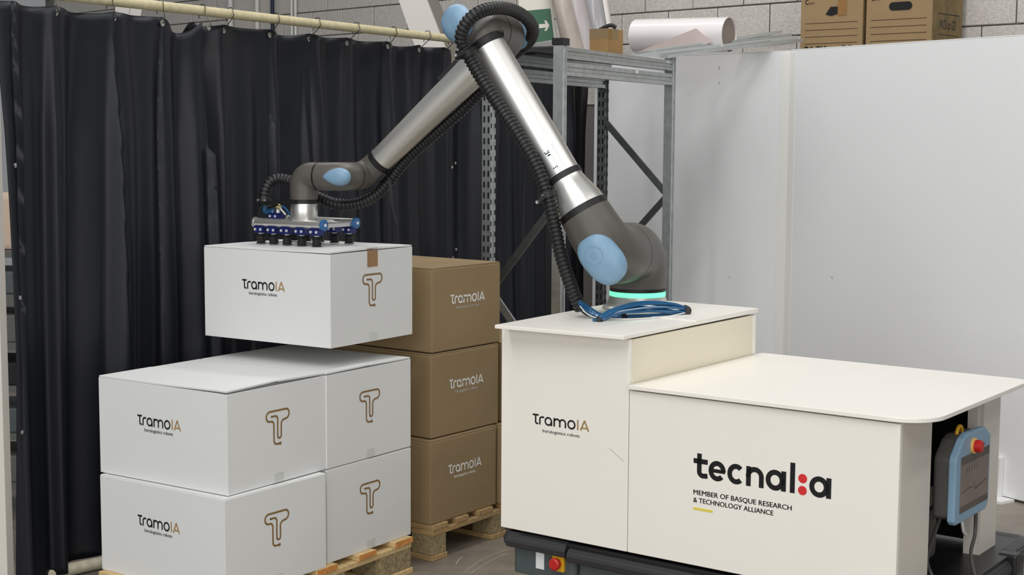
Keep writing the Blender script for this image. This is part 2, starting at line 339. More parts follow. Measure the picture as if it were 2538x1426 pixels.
def curtain(tl, tr, back, seed, lab, gr, zb=.035, deep=False, snaps=(), curl=0):
    """tl(z), tr(z): left and right edge along the pole line"""
    NX, NZ = 200, 70; g = G(); o = thing('curtain', lab, 'curtain', cpt((tl(1) + tr(1)) / 2, 0, back), 0, None)
    P = []
    for j in range(NZ + 1):
        fz = j / NZ
        for i in range(NX + 1):
            fx = i / NX; tt = tl(2.1) + (tr(2.1) - tl(2.1)) * fx; zt = ztop(tt, deep); b_ = zb + .02 * math.sin(tt * 5 + seed)
            z = zt + (b_ - zt) * fz; t = tl(z) + (tr(z) - tl(z)) * fx
            P.append(cpt(t, z, back - (.30 * max(0, 1 - (t - tl(z)) / curl) ** 1.5 * min(1, (2.15 - z) / .3) if curl else 0) + fold(t, z, seed) + (.0035 if zt - z < .075 else 0)))
    W1 = NX + 1
    g.add(P, [(j * W1 + i, j * W1 + i + 1, (j + 1) * W1 + i + 1, (j + 1) * W1 + i) for j in range(NZ) for i in range(NX)])
    ob = g.build('cloth', M['curtain'], o, smooth=True, off=o.location, ang=180)
    sm = ob.modifiers.new('thickness', 'SOLIDIFY'); sm.thickness = .0025; sm.offset = 0
    for t in gr:
        z = ztop(t, False) - .026; d = back + fold(t, z, seed) + .0055; c = cpt(t, z, d)
        G().lathe(c, CN, [(-.002, .0125), (.001, .0125), (.0025, .010), (.0025, .0055), (.0005, .005)], 20).build('eyelet', M['grommet'], o, smooth=True, off=o.location)
        pc = cpt(t, PZ)
        ring = [c + CN * .004, c + CN * .012 + Z * .012, pc + CN * .026 - Z * .012, pc + CN * .026 + Z * .006, pc + CN * .012 + Z * .0245 + CD * .012, pc - CN * .012 + Z * .0245 + CD * .016, pc - CN * .026 + Z * .004 + CD * .018, pc - CN * .024 - Z * .03 + CD * .018]
        G().sweep(spline(ring, 6), .0019, 6).build('hook', M['hook'], o, smooth=True, off=o.location)
    for t, z in snaps:
        c = cpt(t, z, back + fold(t, z, seed) + .002)
        G().lathe(c, CN, [(-.002, .010), (.002, .009), (.005, .004)], 14).build('snap_button', M['grommet'], o, smooth=True, off=o.location)
    return o
zpx = lambda u, v: pp(u, v, AC, CN).z
curtain(lambda z: ct(-24, 60) + (ct(36, 1300) - ct(-24, 60)) * min(1, max(0, (2.1 - z) / 1.2)) ** .7, lambda z: ct(503 + 8 * math.sin(z * 2), 400), 0, .6, 'dark vinyl curtain at the far left, with slack top edge and two eyelets', GT[1:5], deep=True,
        snaps=[(ct(17, 410), zpx(17, 410)), (ct(30, 737), zpx(30, 737)), (ct(39, 1070), zpx(39, 1070))])
curtain(lambda z: ct(490 + (2.1 - z) * 6, 400), lambda z: ct(1141, 400), -.05, 2.1, 'dark vinyl curtain in the middle, behind the held white box', GT[5:12], curl=.16, snaps=[(ct(1131, 415), zpx(1131, 415)), (ct(1136, 640), zpx(1136, 640))])
curtain(lambda z: ct(1149, 400), lambda z: ct(1466, 400), -.02, 4.4, 'dark vinyl curtain behind the steel rack, right of the narrow slit', GT[12:17], snaps=[(ct(1158, 405), zpx(1158, 405)), (ct(1158, 620), zpx(1158, 620)), (ct(1461, 215), zpx(1461, 215))])
a_, b_ = pz(80, 1432, .025), pz(330, 1378, .025)
tag(G().sweep([a_ + (b_ - a_) * (k / 8) for k in range(-2, 9)], .024, 14).build('floor_pole', mat('floor_pole_paint', (214, 206, 184), .7, noise=.15, nscale=30, bump=.2, bscale=50), smooth=True), 'pale scuffed pole lying on the floor along the curtain foot', 'pole')

# ------------------------------------------------------------------ far left: painted post and shelving seen through the gap
p0 = py(-14, 900, 5.05)
tag(G().box(p0.x - .034, p0.x + .034, 5.02, 5.09, 0, 2.3).build('painted_post', M['post'], bevel=.004), 'pale painted square post at the left edge of the view', 'post')
sh = thing('shelf_unit', 'dark grey shelf unit glimpsed between the pale post and the curtain', 'shelf', py(-20, 1300, 6.6) * 1)
sx, sy = sh.location.x, sh.location.y; sh.location.z = 0
for zz in (.12, .34, .55, .74, .95, 1.14): G().box(-.3, .24, -.2, .2, zz, zz + .03).build('shelf_board', M['shelf_grey'], sh)
for ax in (-.3, .22):
    for ay in (-.2, .18): G().box(ax, ax + .02, ay, ay + .02, 0, 1.2).build('upright', M['shelf_grey'], sh)
for zz, hh, m, nm in ((.15, .12, 'shelf_grey', 'crate'), (.37, .11, 'base_grey', 'crate'), (.58, .10, 'shelf_blk', 'crate'), (.77, .12, 'shelf_grey', 'crate'), (.98, .10, 'base_grey', 'crate')):
    o = G().box(-.2, .2, -.19, .12, 0, hh).build('storage_crate', M[m], bevel=.008); o.location = (sx, sy, zz)
    tag(o, {.15: 'grey crate on the lowest board of the shelf unit', .37: 'slate crate on the second board of the shelf unit', .58: 'black crate on the third board of the shelf unit', .77: 'grey crate on the fourth board of the shelf unit', .98: 'slate crate on the fifth board of the shelf unit'}[zz], 'crate', 'crates on the shelf unit')
o = G().box(-.14, .19, -.15, .15, 0, .24).build('wrapped_bundle', M['plank_pale'], bevel=.02); o.location = (sx, sy, 1.17); tag(o, 'pale pink-beige bundle on top of the shelf unit by the curtain edge', 'bundle')

# ------------------------------------------------------------------ white partition panels
G0 = V((2.324, 6.774, 0)); PA = math.radians(33); PD = V((-math.sin(PA), math.cos(PA), 0)); PN = V((-math.cos(PA), -math.sin(PA), 0))
t1 = (pp(1950, 500, G0, PN) - G0).dot(PD); HP = 2.138; TH = .035
J0 = G0 + PD * t1
def slab(a, b, n, z0, z1, th): 
    return G().add([a + Z * z0, b + Z * z0, b + Z * z1, a + Z * z1, a - n * th + Z * z0, b - n * th + Z * z0, b - n * th + Z * z1, a - n * th + Z * z1], [(0, 1, 2, 3), (7, 6, 5, 4), (0, 3, 7, 4), (1, 5, 6, 2), (3, 2, 6, 7), (0, 4, 5, 1)])
pr = thing('partition_panel', 'wide white partition panel on the right, nearer than the taped joint', 'panel', (G0 + J0) / 2)
slab(G0 - PD * 1.2, J0 - PD * .004, PN, .012, HP, TH).build('panel_sheet', M['panel'], pr, off=pr.location, bevel=.003, seg=1)
slab(G0 - PD * 1.2, J0 - PD * .012, PN, HP, HP + .006, TH).build('top_edge', M['panel_edge'], pr, off=pr.location)
a = pp(2470, 1130, G0, PN); b = pp(2489, 1130, G0, PN); zt_ = a.z
slab(V((b.x, b.y, 0)) + PN * .03, V((a.x, a.y, 0)) + PN * .03, PN, .0, zt_, .028).build('stand_upright', M['panel_edge'], pr, off=pr.location)
a = pp(2515, 1243, G0, PN); slab(V((a.x, a.y, 0)) + PN * .10, V((b.x, b.y, 0)) + PD * .1 + PN * .10, PN, 0, .012, .098).build('stand_foot', M['panel_edge'], pr, off=pr.location)
Q1 = math.radians(46.5); PD2 = V((-math.sin(Q1), math.cos(Q1), 0)); PN2 = V((-math.cos(Q1), -math.sin(Q1), 0))
t2 = (pp(1470, 500, J0, PN2) - J0).dot(PD2); J1 = J0 + PD2 * t2
pl = thing('partition_panel', 'white partition panel behind the steel rack, left of the taped joint', 'panel', (J0 + J1) / 2)
slab(J0 + PD2 * .004, J1, PN2, .012, HP - .004, TH).build('panel_sheet', M['panel'], pl, off=pl.location, bevel=.003, seg=1)
slab(J0 + PD2 * .012, J1, PN2, HP - .004, HP + .002, TH).build('top_edge', M['panel_edge'], pl, off=pl.location)
slab(J0 - PD * .045 + PN * .0015, J0 + PN * .0015, PN, .012, HP - .01, .001).build('joint_tape', M['panel_seam'], pr, off=pr.location)
slab(J0 + PN2 * .0015, J0 + PD2 * .06 + PN2 * .0015, PN2, .012, HP - .01, .001).build('joint_tape', M['panel_seam'], pl, off=pl.location)
for (u, v, l) in ((1782, 168, .02), (2062, 688, .012), (1808, 688, .01), (1782, 205, .012)):
    P, n_, pa = (J0, PN2, pl) if u < 1948 else (G0, PN, pr)
    c = pp(u, v, P + n_ * .0015, n_); G().obox(c, Z * l * .5 + (PD if pa is pr else PD2) * l * .25, PN * .0004, PD * .0012 + Z * -.0006).build('scratch', mat('scratch', (120, 120, 124), .5), pa, off=pa.location)

# ------------------------------------------------------------------ steel rack
P1 = V((.211, 6.70, 0)); P2 = V((.830, 7.925, 0)); P4 = V((-.109, 6.916, 0)); P3 = V((.491, 8.154, 0)); RT = 2.09
ra = thing('steel_rack', 'galvanised steel rack with perforated posts between the curtain and the white panels', 'rack', (P1 + P3) / 2)
RB = (P2 - P1).normalized(); RF = (P4 - P1).normalized(); RBn = V((RB.y, -RB.x, 0))
def rpost(P, zt, slots, m):
    g = G(); w2 = .0245
    # omega-shaped folded section: web with two flanges, grooves run the full height
    sec = [(-.5, -.5), (-.5, .42), (-.30, .42), (-.30, .30), (-.10, .30), (-.06, .20), (.06, .20), (.10, .30), (.30, .30), (.30, .42), (.5, .42), (.5, -.5), (.42, -.5), (.42, -.40), (-.42, -.40), (-.42, -.5)]
    ax, ay = RB, RBn
    g.prism([(q[0] * .049, q[1] * .049) for q in sec], P + Z * zt, ax, ay, zt)
    o = g.build('post', m, ra, off=ra.location)
    for f, d in ((RBn, RB), (-RB, RBn), (-RBn, RB)):
        pass
    if slots:
        s_ = G(); n = int(zt / .05)
        for k in range(1, n):
            z = k * .05
            for sx_ in (-.5, .5):
                s_.obox(P - RB * (.0245 + .0006) + RBn * (sx_ * .022 - .002) + Z * z, RB * .0006, RBn * .0045, Z * .014)
                s_.obox(P + RBn * (.0206 + .0006) + RB * sx_ * .0392 + Z * (z + .02), RBn * .0006, RB * .003, Z * .011)
        s_.build('slot_row', M['slot'], o, off=ra.location, kind='stuff')
    return o
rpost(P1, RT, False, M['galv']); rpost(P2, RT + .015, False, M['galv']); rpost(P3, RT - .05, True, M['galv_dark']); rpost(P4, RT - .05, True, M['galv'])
for P, zt in ((P1, RT),):
    G().obox(P + Z * (zt + .003), RB * .032, RBn * .030, Z * .016).build('post_cap', M['black_rubber'], ra, off=ra.location, bevel=.003)
def beam(a, b, z0, z1, m, st=None):
    g = G(); h = z1 - z0; sec = [(-.02, 0), (.02, 0), (.02, h * .30), (.012, h * .36), (.012, h * .62), (.02, h * .68), (.02, h), (-.02, h)]
    t = (b - a).normalized(); n = V((t.y, -t.x, 0)); g.prism([(-q[0], q[1]) for q in sec][::-1], a + t * .025 + Z * z0, -n, Z, -(b - a).length + .05 if False else 1)
    g.v = []; g.f = []; L = (b - a).length
    o = []
    for s in (.026, L - .026):
        o += [a + t * s + n * q[0] + Z * (z0 + q[1]) for q in sec]
    k = len(sec); g.add(o, [list(range(k))[::-1], list(range(k, 2 * k))] + [(i, (i + 1) % k, k + (i + 1) % k, k + i) for i in range(k)])
    bo = g.build('beam', m, ra, off=ra.location)
    if st:
        for f, wd, hh in st:
            c = a + (b - a) * f + n * .0212 + Z * (z0 + h * .84); G().obox(c, t * wd, n * .0006, Z * hh).build('label_sticker', M['ink_white'], bo, off=ra.location)
    return bo
for z0, z1, st in ((2.02, 2.072, [(.93, .022, .007)]), (1.945, 2.004, [(.62, .014, .008)])):
    beam(P1, P2, z0, z1, M['galv'], st); beam(P4, P3, z0 - .01, z1 - .01, M['galv'])
def zat(u, v, P): return py(u, v, P.y).z
def brace(P, Q, zp, zq, m='galv_dark'):
    G().bar(P + Z * zp + RF * .02, Q + Z * zq - RF * .02, RB, .034, .014).build('brace', M[m], ra, off=ra.location)
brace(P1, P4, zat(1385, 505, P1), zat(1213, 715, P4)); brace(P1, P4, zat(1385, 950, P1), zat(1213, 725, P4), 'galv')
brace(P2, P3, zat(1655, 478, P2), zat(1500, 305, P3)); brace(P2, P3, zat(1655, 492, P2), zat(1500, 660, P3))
# dark deck sheet on the top beams, in the left half
dk = G().add([P1 + RB * .03 + Z * 2.074 + RF * .05, P1 + RB * 1.34 + Z * 2.074 + RF * .05, P4 + RB * 1.34 + Z * 2.074, P4 + RB * .03 + Z * 2.074] + [], [(0, 1, 2, 3)])
g = G(); q = [P1 + RB * .03 + RF * .03, P1 + RB * 1.33 + RF * .03, P4 + RB * 1.33 - RF * .02, P4 + RB * .03 - RF * .02]
g.add([p + Z * 2.072 for p in q] + [p + Z * 2.078 for p in q], [(3, 2, 1, 0), (4, 5, 6, 7), (0, 1, 5, 4), (1, 2, 6, 5), (2, 3, 7, 6), (3, 0, 4, 7)])
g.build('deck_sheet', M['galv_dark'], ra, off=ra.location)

# things lying on the rack
def box_at(name, corner, rz, L, W, H, m, lab, cat, group=None):
    t = thing(name, lab, cat, corner, rz, group)
    return t
c0 = pz(1505, 135, 2.08)
sb = thing('cardboard_box', 'small open brown box on top of the steel rack beside the white roll', 'box', c0, -.62)
G().box(-.105, 0, 0, .15, 0, .128).build('box_body', M['kraft_small'], sb, bevel=.002, seg=1)
G().box(-.1052, .0003, -.0008, .1, .078, .1285).build('wrap_band', M['kraft'], sb)
G().box(.0004, .0012, .01, .04, .075, .128).build('tape', M['tape'], sb)
g = G(); g.sweep(spline([V((-.09, .05, .12)), V((-.05, .06, .14)), V((-.02, .07, .148)), V((-.0, .08, .135))], 5), .010, 8); g.build('stuffing', M['black_rubber'], sb, smooth=True)
# big white roll
ra1, ra2 = py(1578, 90, 8.38), py(1808, 86, 8.06); RR = .094
rl = thing('paper_roll', 'large glossy white roll lying on the rack top, loose corner hanging down', 'roll', (ra1 + ra2) / 2)
ax = (ra2 - ra1).normalized(); g = G()
prof = [(0, RR * .93), (0, RR), ((ra2 - ra1).length, RR), ((ra2 - ra1).length, RR * .96)]
n = 40; e1 = ax.cross(Z).normalized(); e2 = e1.cross(ax)
g.lathe(ra1, ax, [(.0, RR), ((ra2 - ra1).length, RR)], 48); g.f = g.f[:-2]
g.lathe(ra1, ax, [(.0, RR * .95), ((ra2 - ra1).length, RR * .95)], 48); g.f = g.f[:-2]
m_ = 48
for e in (0, 1): 
    for k in range(m_): g.f.append([e * m_ + k, e * m_ + (k + 1) % m_, 2 * m_ + e * m_ + (k + 1) % m_, 2 * m_ + e * m_ + k])
g.build('roll_body', M['roll'], rl, smooth=True, off=rl.location)
g = G(); g.lathe(ra1 + ax * .02, ax, [(0, RR * .93), ((ra2 - ra1).length - .03, RR * .93)], 40); g.build('roll_core', M['roll_core'], rl, smooth=True, off=rl.location)
RRn = e1 if e1.y < 0 else -e1
def onroll(u, v): # point just in front of the roll surface
    P = pp(u, v, ra1 + RRn * (RR + .006), RRn); return P
tri = [onroll(1558, 138), onroll(1725, 70), onroll(1764, 105), onroll(1700, 122), onroll(1620, 136)]
g = G(); g.add(tri + [p - RRn * .002 for p in tri], [(0, 1, 2, 3, 4), (9, 8, 7, 6, 5)] + [(i, (i + 1) % 5, 5 + (i + 1) % 5, 5 + i) for i in range(5)]); g.build('loose_corner', M['roll_back'], rl, off=rl.location)
# bundle of metal profiles, resting on the rack beam and the panel top
prof_lab = ['topmost', 'second from the top', 'third from the top', 'fourth from the top', 'lowest, longest', 'short front']
for i, (l, r_, wd) in enumerate([((1610, 128), (1934, 79), .03), ((1580, 133), (1958, 87), .03), ((1600, 136), (1972, 93), .034), ((1640, 138), (1985, 100), .034), ((1560, 140), (1962, 106), .03), ((1650, 141), (1905, 104), .028)]):
    a, b = py(*l, 7.86 - .035 * i), py(*r_, 8.36 - .035 * i); t = (b - a).normalized(); s = t.cross(Z).normalized(); u_ = s.cross(t)
    g = G(); sec = [(-.5, -.35), (.5, -.35), (.5, .35), (.40, .35), (.40, -.22), (-.40, -.22), (-.40, .35), (-.5, .35)]
    g.add([p + s * q[0] * wd + u_ * q[1] * wd * .8 for p in (a, b) for q in sec], [list(range(8))[::-1], list(range(8, 16))] + [(k, (k + 1) % 8, 8 + (k + 1) % 8, 8 + k) for k in range(8)])
    o = g.build('metal_profile', M['profile_light' if i % 2 == 0 else 'galv_light']); tag(o, f'{prof_lab[i]} of the loose metal profiles sloping up right of the white roll', 'profile', 'metal profiles on the rack')
a, b = py(1292, 119, 7.0), py(1374, 104, 7.15)
tag(G().bar(a, b, Z, .04, .02).build('metal_profile', M['alu_dull']), 'metal profile left of the black-capped rack post, under the green sign', 'profile', 'metal profiles on the rack')
dkbox = thing('black_sheet', 'black folded sheet on the rack top left of the capped post', 'sheet', py(1330, 140, 7.35))
G().obox(py(1322, 133, 7.35), V((.48, .88, 0)) * .17, V((-.88, .48, 0)) * .1, Z * .016).build('sheet_fold', M['black_rubber'], dkbox, off=dkbox.location, bevel=.006)

# exit sign on a leaning white board
YS = 9.1
sgn = thing('exit_sign', 'green escape sign with white right arrow behind the robot hose', 'sign', py(1330, 110, YS) * 1)
q = [(1283, -60), (1360, -60), (1381, 112), (1290, 118)]
pts = [py(*c, YS) for c in q]; sgn.location = (pts[2] + pts[3]) / 2
bk = V((.2, .98, 0)) * .02
g = G(); g.add(pts + [p + bk for p in pts], [(0, 1, 2, 3), (7, 6, 5, 4), (0, 4, 5, 1), (1, 5, 6, 2), (2, 6, 7, 3), (3, 7, 4, 0)]); g.build('sign_board', M['sign_white'], sgn, off=sgn.location)
q = [py(*c, YS - .004) for c in ((1290, 28), (1364, 21), (1374, 104), (1296, 109))]; g = G(); g.add(q + [p + V((0, .0035, 0)) for p in q], [(0, 1, 2, 3), (7, 6, 5, 4), (0, 4, 5, 1), (1, 5, 6, 2), (2, 6, 7, 3), (3, 7, 4, 0)]); g.build('green_field', M['sign_green'], sgn, off=sgn.location)
ar = [py(u, v, YS - .0065) for u, v in ((1336, 60), (1352, 59), (1349, 51), (1353.5, 50.5), (1362, 63), (1354.5, 76.5), (1349, 76.5), (1353, 68.5), (1336, 70))]
g = G(); g.add(ar, [list(range(9))]); g.build('arrow', M['sign_white'], sgn, off=sgn.location)
# the sign board stands on the same hidden ledge as the sheets
# curved glossy sheets leaning behind the rack
ls = thing('laminate_sheet', 'marbled beige and grey laminate sheet leaning behind the rack top', 'sheet', py(1450, 120, 9.0))
def strip(cols, y0, m, nm):
    g = G(); P = []; N = 12
    for j in range(N + 1):
        f = j / N; 
        for (ut, ub, dy) in cols:
            u = ut + (ub - ut) * f; v = -60 + 208 * f
            P.append(py(u, v, y0 + dy + .10 * (1 - f) ** 2))
    k = len(cols); g.add(P, [(j * k + i, j * k + i + 1, (j + 1) * k + i + 1, (j + 1) * k + i) for j in range(N) for i in range(k - 1)])
    o = g.build(nm, m, ls, smooth=True, off=ls.location, ang=180); s_ = o.modifiers.new('thickness', 'SOLIDIFY'); s_.thickness = .004
strip([(1355, 1400, 0), (1370, 1425, -.02), (1398, 1455, -.02)], 8.95, M['marble'], 'marbled_face')
strip([(1398, 1455, -.018), (1420, 1472, 0), (1440, 1486, .02)], 8.95, M['sheet_lilac'], 'pale_face')
strip([(1440, 1486, .022), (1470, 1508, .04), (1484, 1518, .05)], 8.95, M['sheet_grey'], 'grey_face')
strip([(1484, 1518, .045), (1498, 1530, .06)], 8.95, M['foam'], 'white_face')
led = thing('wall_ledge', 'grey steel ledge behind the rack carrying the sign and laminate sheets', 'ledge', (.42, 9.12, 0))
G().box(-.40, .30, -.20, .1, 2.085, 2.115).build('ledge_board', M['galv_dark'], led)
for xx in (-.138, .28): G().box(xx, xx + .03, -.02, .01, 0, 2.085).build('leg', M['galv_dark'], led)

# moving boxes on a shelf behind the panel
bcx = py(2310, 60, 7.95); BZ = 2.06
bs = thing('tall_shelf', 'grey shelf behind the white panel carrying the packing boxes', 'shelf', (bcx.x, bcx.y, 0), -.72)
G().box(-1.0, .06, -.02, .46, BZ - .04, BZ - .002).build('shelf_board', M['shelf_grey'], bs)
for xx in (-.98, .01):
    for yy in (0, .41): G().box(xx, xx + .04, yy, yy + .04, 0, BZ - .04).build('leg', M['shelf_grey'], bs)
def packbox(dx, lab, kind, W_=.385):
    c = Matrix.Rotation(-.72, 3, 'Z') @ V((dx, 0, 0)) + V((bcx.x, bcx.y, BZ))
    t = thing('packing_box', lab, 'box', c, -.72, 'packing boxes behind the panel'); D_ = .36; H_ = .52
    G().box(-W_, 0, 0, D_, 0, H_).build('box_body', M['kraft_light'], t, bevel=.003, seg=1)
    G().box(.0003, .0012, .003, D_ - .003, .003, H_ - .003).build('side_print', M['kraft_osb'], t)
    g = G()
    for k in range(4):
        z = .135 + k * .0375; g.box(-W_ + .03, -.03, -.0012, -.0002, z, z + .0028)
    g.build('ruled_lines', M['ink_brown'], t)
    hx = -W_ * .5 + (.05 if kind == 0 else .01)
    if kind == 0: hp = [(hx - .085, .295), (hx - .055, .335), (hx - .01, .335), (hx - .01, .295), (hx - .05, .285)]
    else: hp = arc(hx + .045, .318, .022, -90, 90, 10) + arc(hx - .045, .318, .022, 90, 270, 10)
    G().prism(hp, (0, -.0015, 0), (1, 0, 0), (0, 0, 1), .001).build('hand_hole', M['dark'], t)
    G().box(hx - .02 - (.0 if kind else -.01), hx + .045, -.0022, -.0016, .285 if kind == 0 else .352, H_).build('tape', M['tape'], t)
    G().box(hx - .055, hx + .005, -.0022, -.0016, .06, .105).build('tape', M['tape'], t)
    text_geo('PACK to GO', W_ - .08, (-W_ + .03, -.0012, .074), (1, 0, 0), (0, 0, 1), height=.05, bold=.02).build('lettering', M['ink'], t)
    g = text_geo('eco', .034, (-W_ + .05, -.0012, .355), (1, 0, 0), (0, 0, 1)); g.ribbon(arc(-W_ + .042, .368, .012, 60, 300, 12), .006, (0, -.0012, 0), (1, 0, 0), (0, 0, 1)); g.build('recycling_mark', M['ink_brown'], t)
    if kind:
        g = text_geo('PACK to GO', .20, (.0016, .085, .195), (0, 1, 0), (0, 0, 1), height=.052, bold=.015)
        g.build('lettering', M['ink'], t); g = G(); fr = [(.065, .165), (.32, .165), (.32, .275), (.065, .275)]; g.ribbon(fr, .004, (.0016, 0, 0), (0, 1, 0), (0, 0, 1), closed=True); g.build('print_frame', M['ink'], t)
    return t
packbox(0, 'brown packing box with open oval hand hole and printed side, right of the pair', 1)
packbox(-.405, 'brown packing box with taped-over hand hole, left of the pair', 0)

# ------------------------------------------------------------------ logo strokes
def wordmark(c, ex, ey, k, ky):
    """returns (dark letters, tan letters); k, ky: metres per x-height across and up"""
    c, ex, ey = V(c), V(ex) * k, V(ey) * ky; a, b = G(), G(); W = .2
    r = lambda g, p, w=W: g.ribbon(p, w, c, ex, ey)
    r(a, [(0, 1.09), (.82, 1.09)]); r(a, fillet([(.42, 1.1), (.42, .1), (.78, .1)], [0, .33, 0]))
    r(a, fillet([(1.0, 0), (1.0, .9), (1.58, .9)], [0, .36, 0]))
    a.ribbon(arc(2.16, .5, .42, 0, 360, 40)[:-1], W, c, ex, ey, closed=True); r(a, [(2.6, 0), (2.6, .55)])
    r(a, [(2.96, 0), (2.96, 1.0)])
    for x0 in (2.96, 3.72): r(a, [(x0, .5)] + arc(x0 + .38, .52, .38, 180, 0, 20) + [(x0 + .76, 0)])
    a.ribbon(arc(5.28, .5, .45, 0, 360, 40, ry=.45)[:-1], W, c, ex, ey, closed=True)
    r(b, [(6.13, 0), (6.13, 1.18)], .19); r(b, [(6.50, 0), (7.02, 1.16)], .2); r(b, [(7.55, 0), (7.02, 1.16)], .2); r(b, [(6.68, .3), (7.36, .3)], .17)
    return a, b
EMB = fillet([(.2093, .2326), (.2403, .2326), (.2398, .1540), (.2574, .1540), (.2574, .2140), (.2976, .2190), (.2976, .2504), (.1841, .2504), (.1841, .2165), (.2211, .2165), (.2211, .1349), (.2490, .1349)],
             [0, .012, .0088, .0088, .016, .018, .018, .017, .017, .013, .017, 0], 8)

# ------------------------------------------------------------------ white boxes
BL_, BW_, BH_ = .619, .487, .3446
def flap_geo(nm, lift_max, ztop_):
    y0, y1 = ((.0015, BW_ / 2 - .002), (BW_ / 2 + .002, BW_ - .0015))[nm]; zt = ztop_ - (.0012 if nm else 0)
    N = 10; vs = []
    for i in range(N + 1):
        f = i / N; x = -BL_ + .002 + (BL_ - .004) * f; lift = lift_max * math.sin(f * math.pi * .5) ** 7
        for y in (y0, y1):
            dz = lift * (1 if (y == y0) == (nm == 1) else .45)
            vs += [(x, y, zt - .0055 + dz), (x, y, zt + dz)]
    fs = []
    for i in range(N):
        o = i * 4; p = o + 4; fs += [(o, p, p + 1, o + 1), (o + 2, o + 3, p + 3, p + 2), (o + 1, p + 1, p + 3, o + 3), (o, o + 2, p + 2, p)]
    fs += [(0, 1, 3, 2), (N * 4, N * 4 + 2, N * 4 + 3, N * 4 + 1)]
    return G().add(vs, fs)
def white_box(front=True):
    t = thing('cardboard_box', 'x', 'box'); e = .0015
    g = G(); xs = (-BL_, -.035, -.003, 0); ys = (0, .003, BW_ - .003, BW_); zt_ = BH_ - .0066; zg = BH_ - .035   # a slot behind the end wall, under the loose flap ends
    top = {(i, j): 4 + i * 4 + j for i in range(4) for j in range(4)}
    vs = [(-BL_, 0, 0), (0, 0, 0), (0, BW_, 0), (-BL_, BW_, 0)] + [(x, y, zt_) for x in xs for y in ys] + [(x, y, zg) for x in xs[1:3] for y in ys[1:3]]
    fs = [(0, 3, 2, 1), [0, 1] + [top[i, 0] for i in (3, 2, 1, 0)], [1, 2] + [top[3, j] for j in (3, 2, 1, 0)], [2, 3] + [top[i, 3] for i in (0, 1, 2, 3)], [3, 0] + [top[0, j] for j in (0, 1, 2, 3)]]
    for i in range(3):
        for j in range(3):
            if (i, j) != (1, 1): fs.append((top[i, j], top[i + 1, j], top[i + 1, j + 1], top[i, j + 1]))
    a, b, c, d = 20, 22, 23, 21
    fs += [(a, b, c, d), (top[1, 1], top[2, 1], b, a), (top[2, 1], top[2, 2], c, b), (top[2, 2], top[1, 2], d, c), (top[1, 2], top[1, 1], a, d)]
    g.add(vs, fs); g.build('box_body', M['white_card'], t, bevel=.0012, seg=2)
    for nm in (0, 1): flap_geo(nm, .0045, BH_).build('top_flap', M['white_card'], t)
    if front:
        a, b = wordmark((-.425, -.0008, .192), (1, 0, 0), (0, 0, 1), .0275, .030)
        a.build('lettering', M['ink'], t, label='black logo lettering'); b.build('lettering', M['ink_tan'], t, label='tan logo lettering')
        text_geo('Intralogistics robots', .137, (-.391, -.0008, .172), (1, 0, 0), (0, 0, 1), height=.0118, thick=.0005).build('tagline', M['ink_grey'], t)
    g = G(); g.ribbon(EMB, .0066, (.0008, 0, 0), (0, 1, 0), (0, 0, 1), rnd=True); g.disc((.252, .1349), .0058, (.0009, 0, 0), (0, 1, 0), (0, 0, 1)); g.build('emblem', M['ink_bronze'], t, label='bronze line emblem shaped like a letter T')
    G().box(.0003, .0008, .222, .268, .002, .034).build('clear_tape', M['clear_tape'], t)
    return t
wb = white_box()
spec = [((-.9367, 4.7723, .144), .6151, 'white box with T emblem on the floor pallet, bottom of the near left stack'),
        ((-.9308, 4.8077, .144 + BH_), .5879, 'white box on top of the near left stack, gap under its top flap'),
        ((-.6558, 5.2109, .144), .5896, 'white box at the bottom of the right-hand white stack, beside the brown boxes'),
        ((-.6558, 5.2109, .144 + BH_), .5896, 'white box on top of the right-hand white stack, shaded by the lifted box'),
        ((-.6486, 5.2883, .9119), .5753, 'white box lifted in the air by the suction cups, brown tape on its edge')]
for i, (p, yaw, lab) in enumerate(spec):
    o = wb if i == 0 else copy_tree(wb)
    o.location = p; o.rotation_euler = (0, 0, -yaw); o['label'] = lab; o['group'] = 'white boxes'
    if True:                # flat flaps under another box, a wide gap on the near left top box, a slim one on the rest
        for nm, k_ in enumerate([c for c in KIDS[o.name] if c.name.startswith('top_flap')]):
            tmp = flap_geo(nm, (0, .010, 0, .0045, .0045)[i], BH_ - (.0028 if i in (0, 2) else 0)).build('tmp', M['white_card']); k_.data = tmp.data; bpy.data.objects.remove(tmp)
    if i == 4:
        held = o
        tp = G(); tp.box(.0002, .0012, .211, .272, BH_ - .066, BH_ - .004); tp.box(-.006, .0012, .211, .272, BH_ + .0022, BH_ + .0030); tp.build('brown_tape', M['tape'], o)

# ------------------------------------------------------------------ brown boxes
KW, KH, KL = .4356, .33886, .60
def brown_box():
    t = thing('cardboard_box', 'x', 'box')
    G().box(-KL, 0, 0, KW, 0, KH - .009).build('box_body', M['kraft'], t, bevel=.005, seg=2)
    for y0, y1 in ((.002, KW / 2 - .0012), (KW / 2 + .0012, KW - .002)): G().box(-KL + .002, -.002, y0, y1, KH - .0085, KH - .004).build('top_flap', M['kraft'], t)
    a, b = wordmark((.0008, .113, .185), (0, 1, 0), (0, 0, 1), .0286, .031)
    a.v += b.v; n0 = len(a.v) - len(b.v); a.f += [[i + n0 for i in f] for f in b.f]
    a.build('lettering', M['ink_white'], t, label='white logo lettering')
    text_geo('Intralogistics robots', .142, (.0008, .149, .164), (0, 1, 0), (0, 0, 1), height=.0118, thick=.0005).build('tagline', M['ink_white'], t)
    return t
bb = brown_box()
eyb = V((math.sin(.6243), math.cos(.6243), 0)); exb = V((math.cos(.6243), -math.sin(.6243), 0))
bl = V((-.31614, 5.74139, .144)); bq = bl + eyb * (KW + .012) + exb * .016
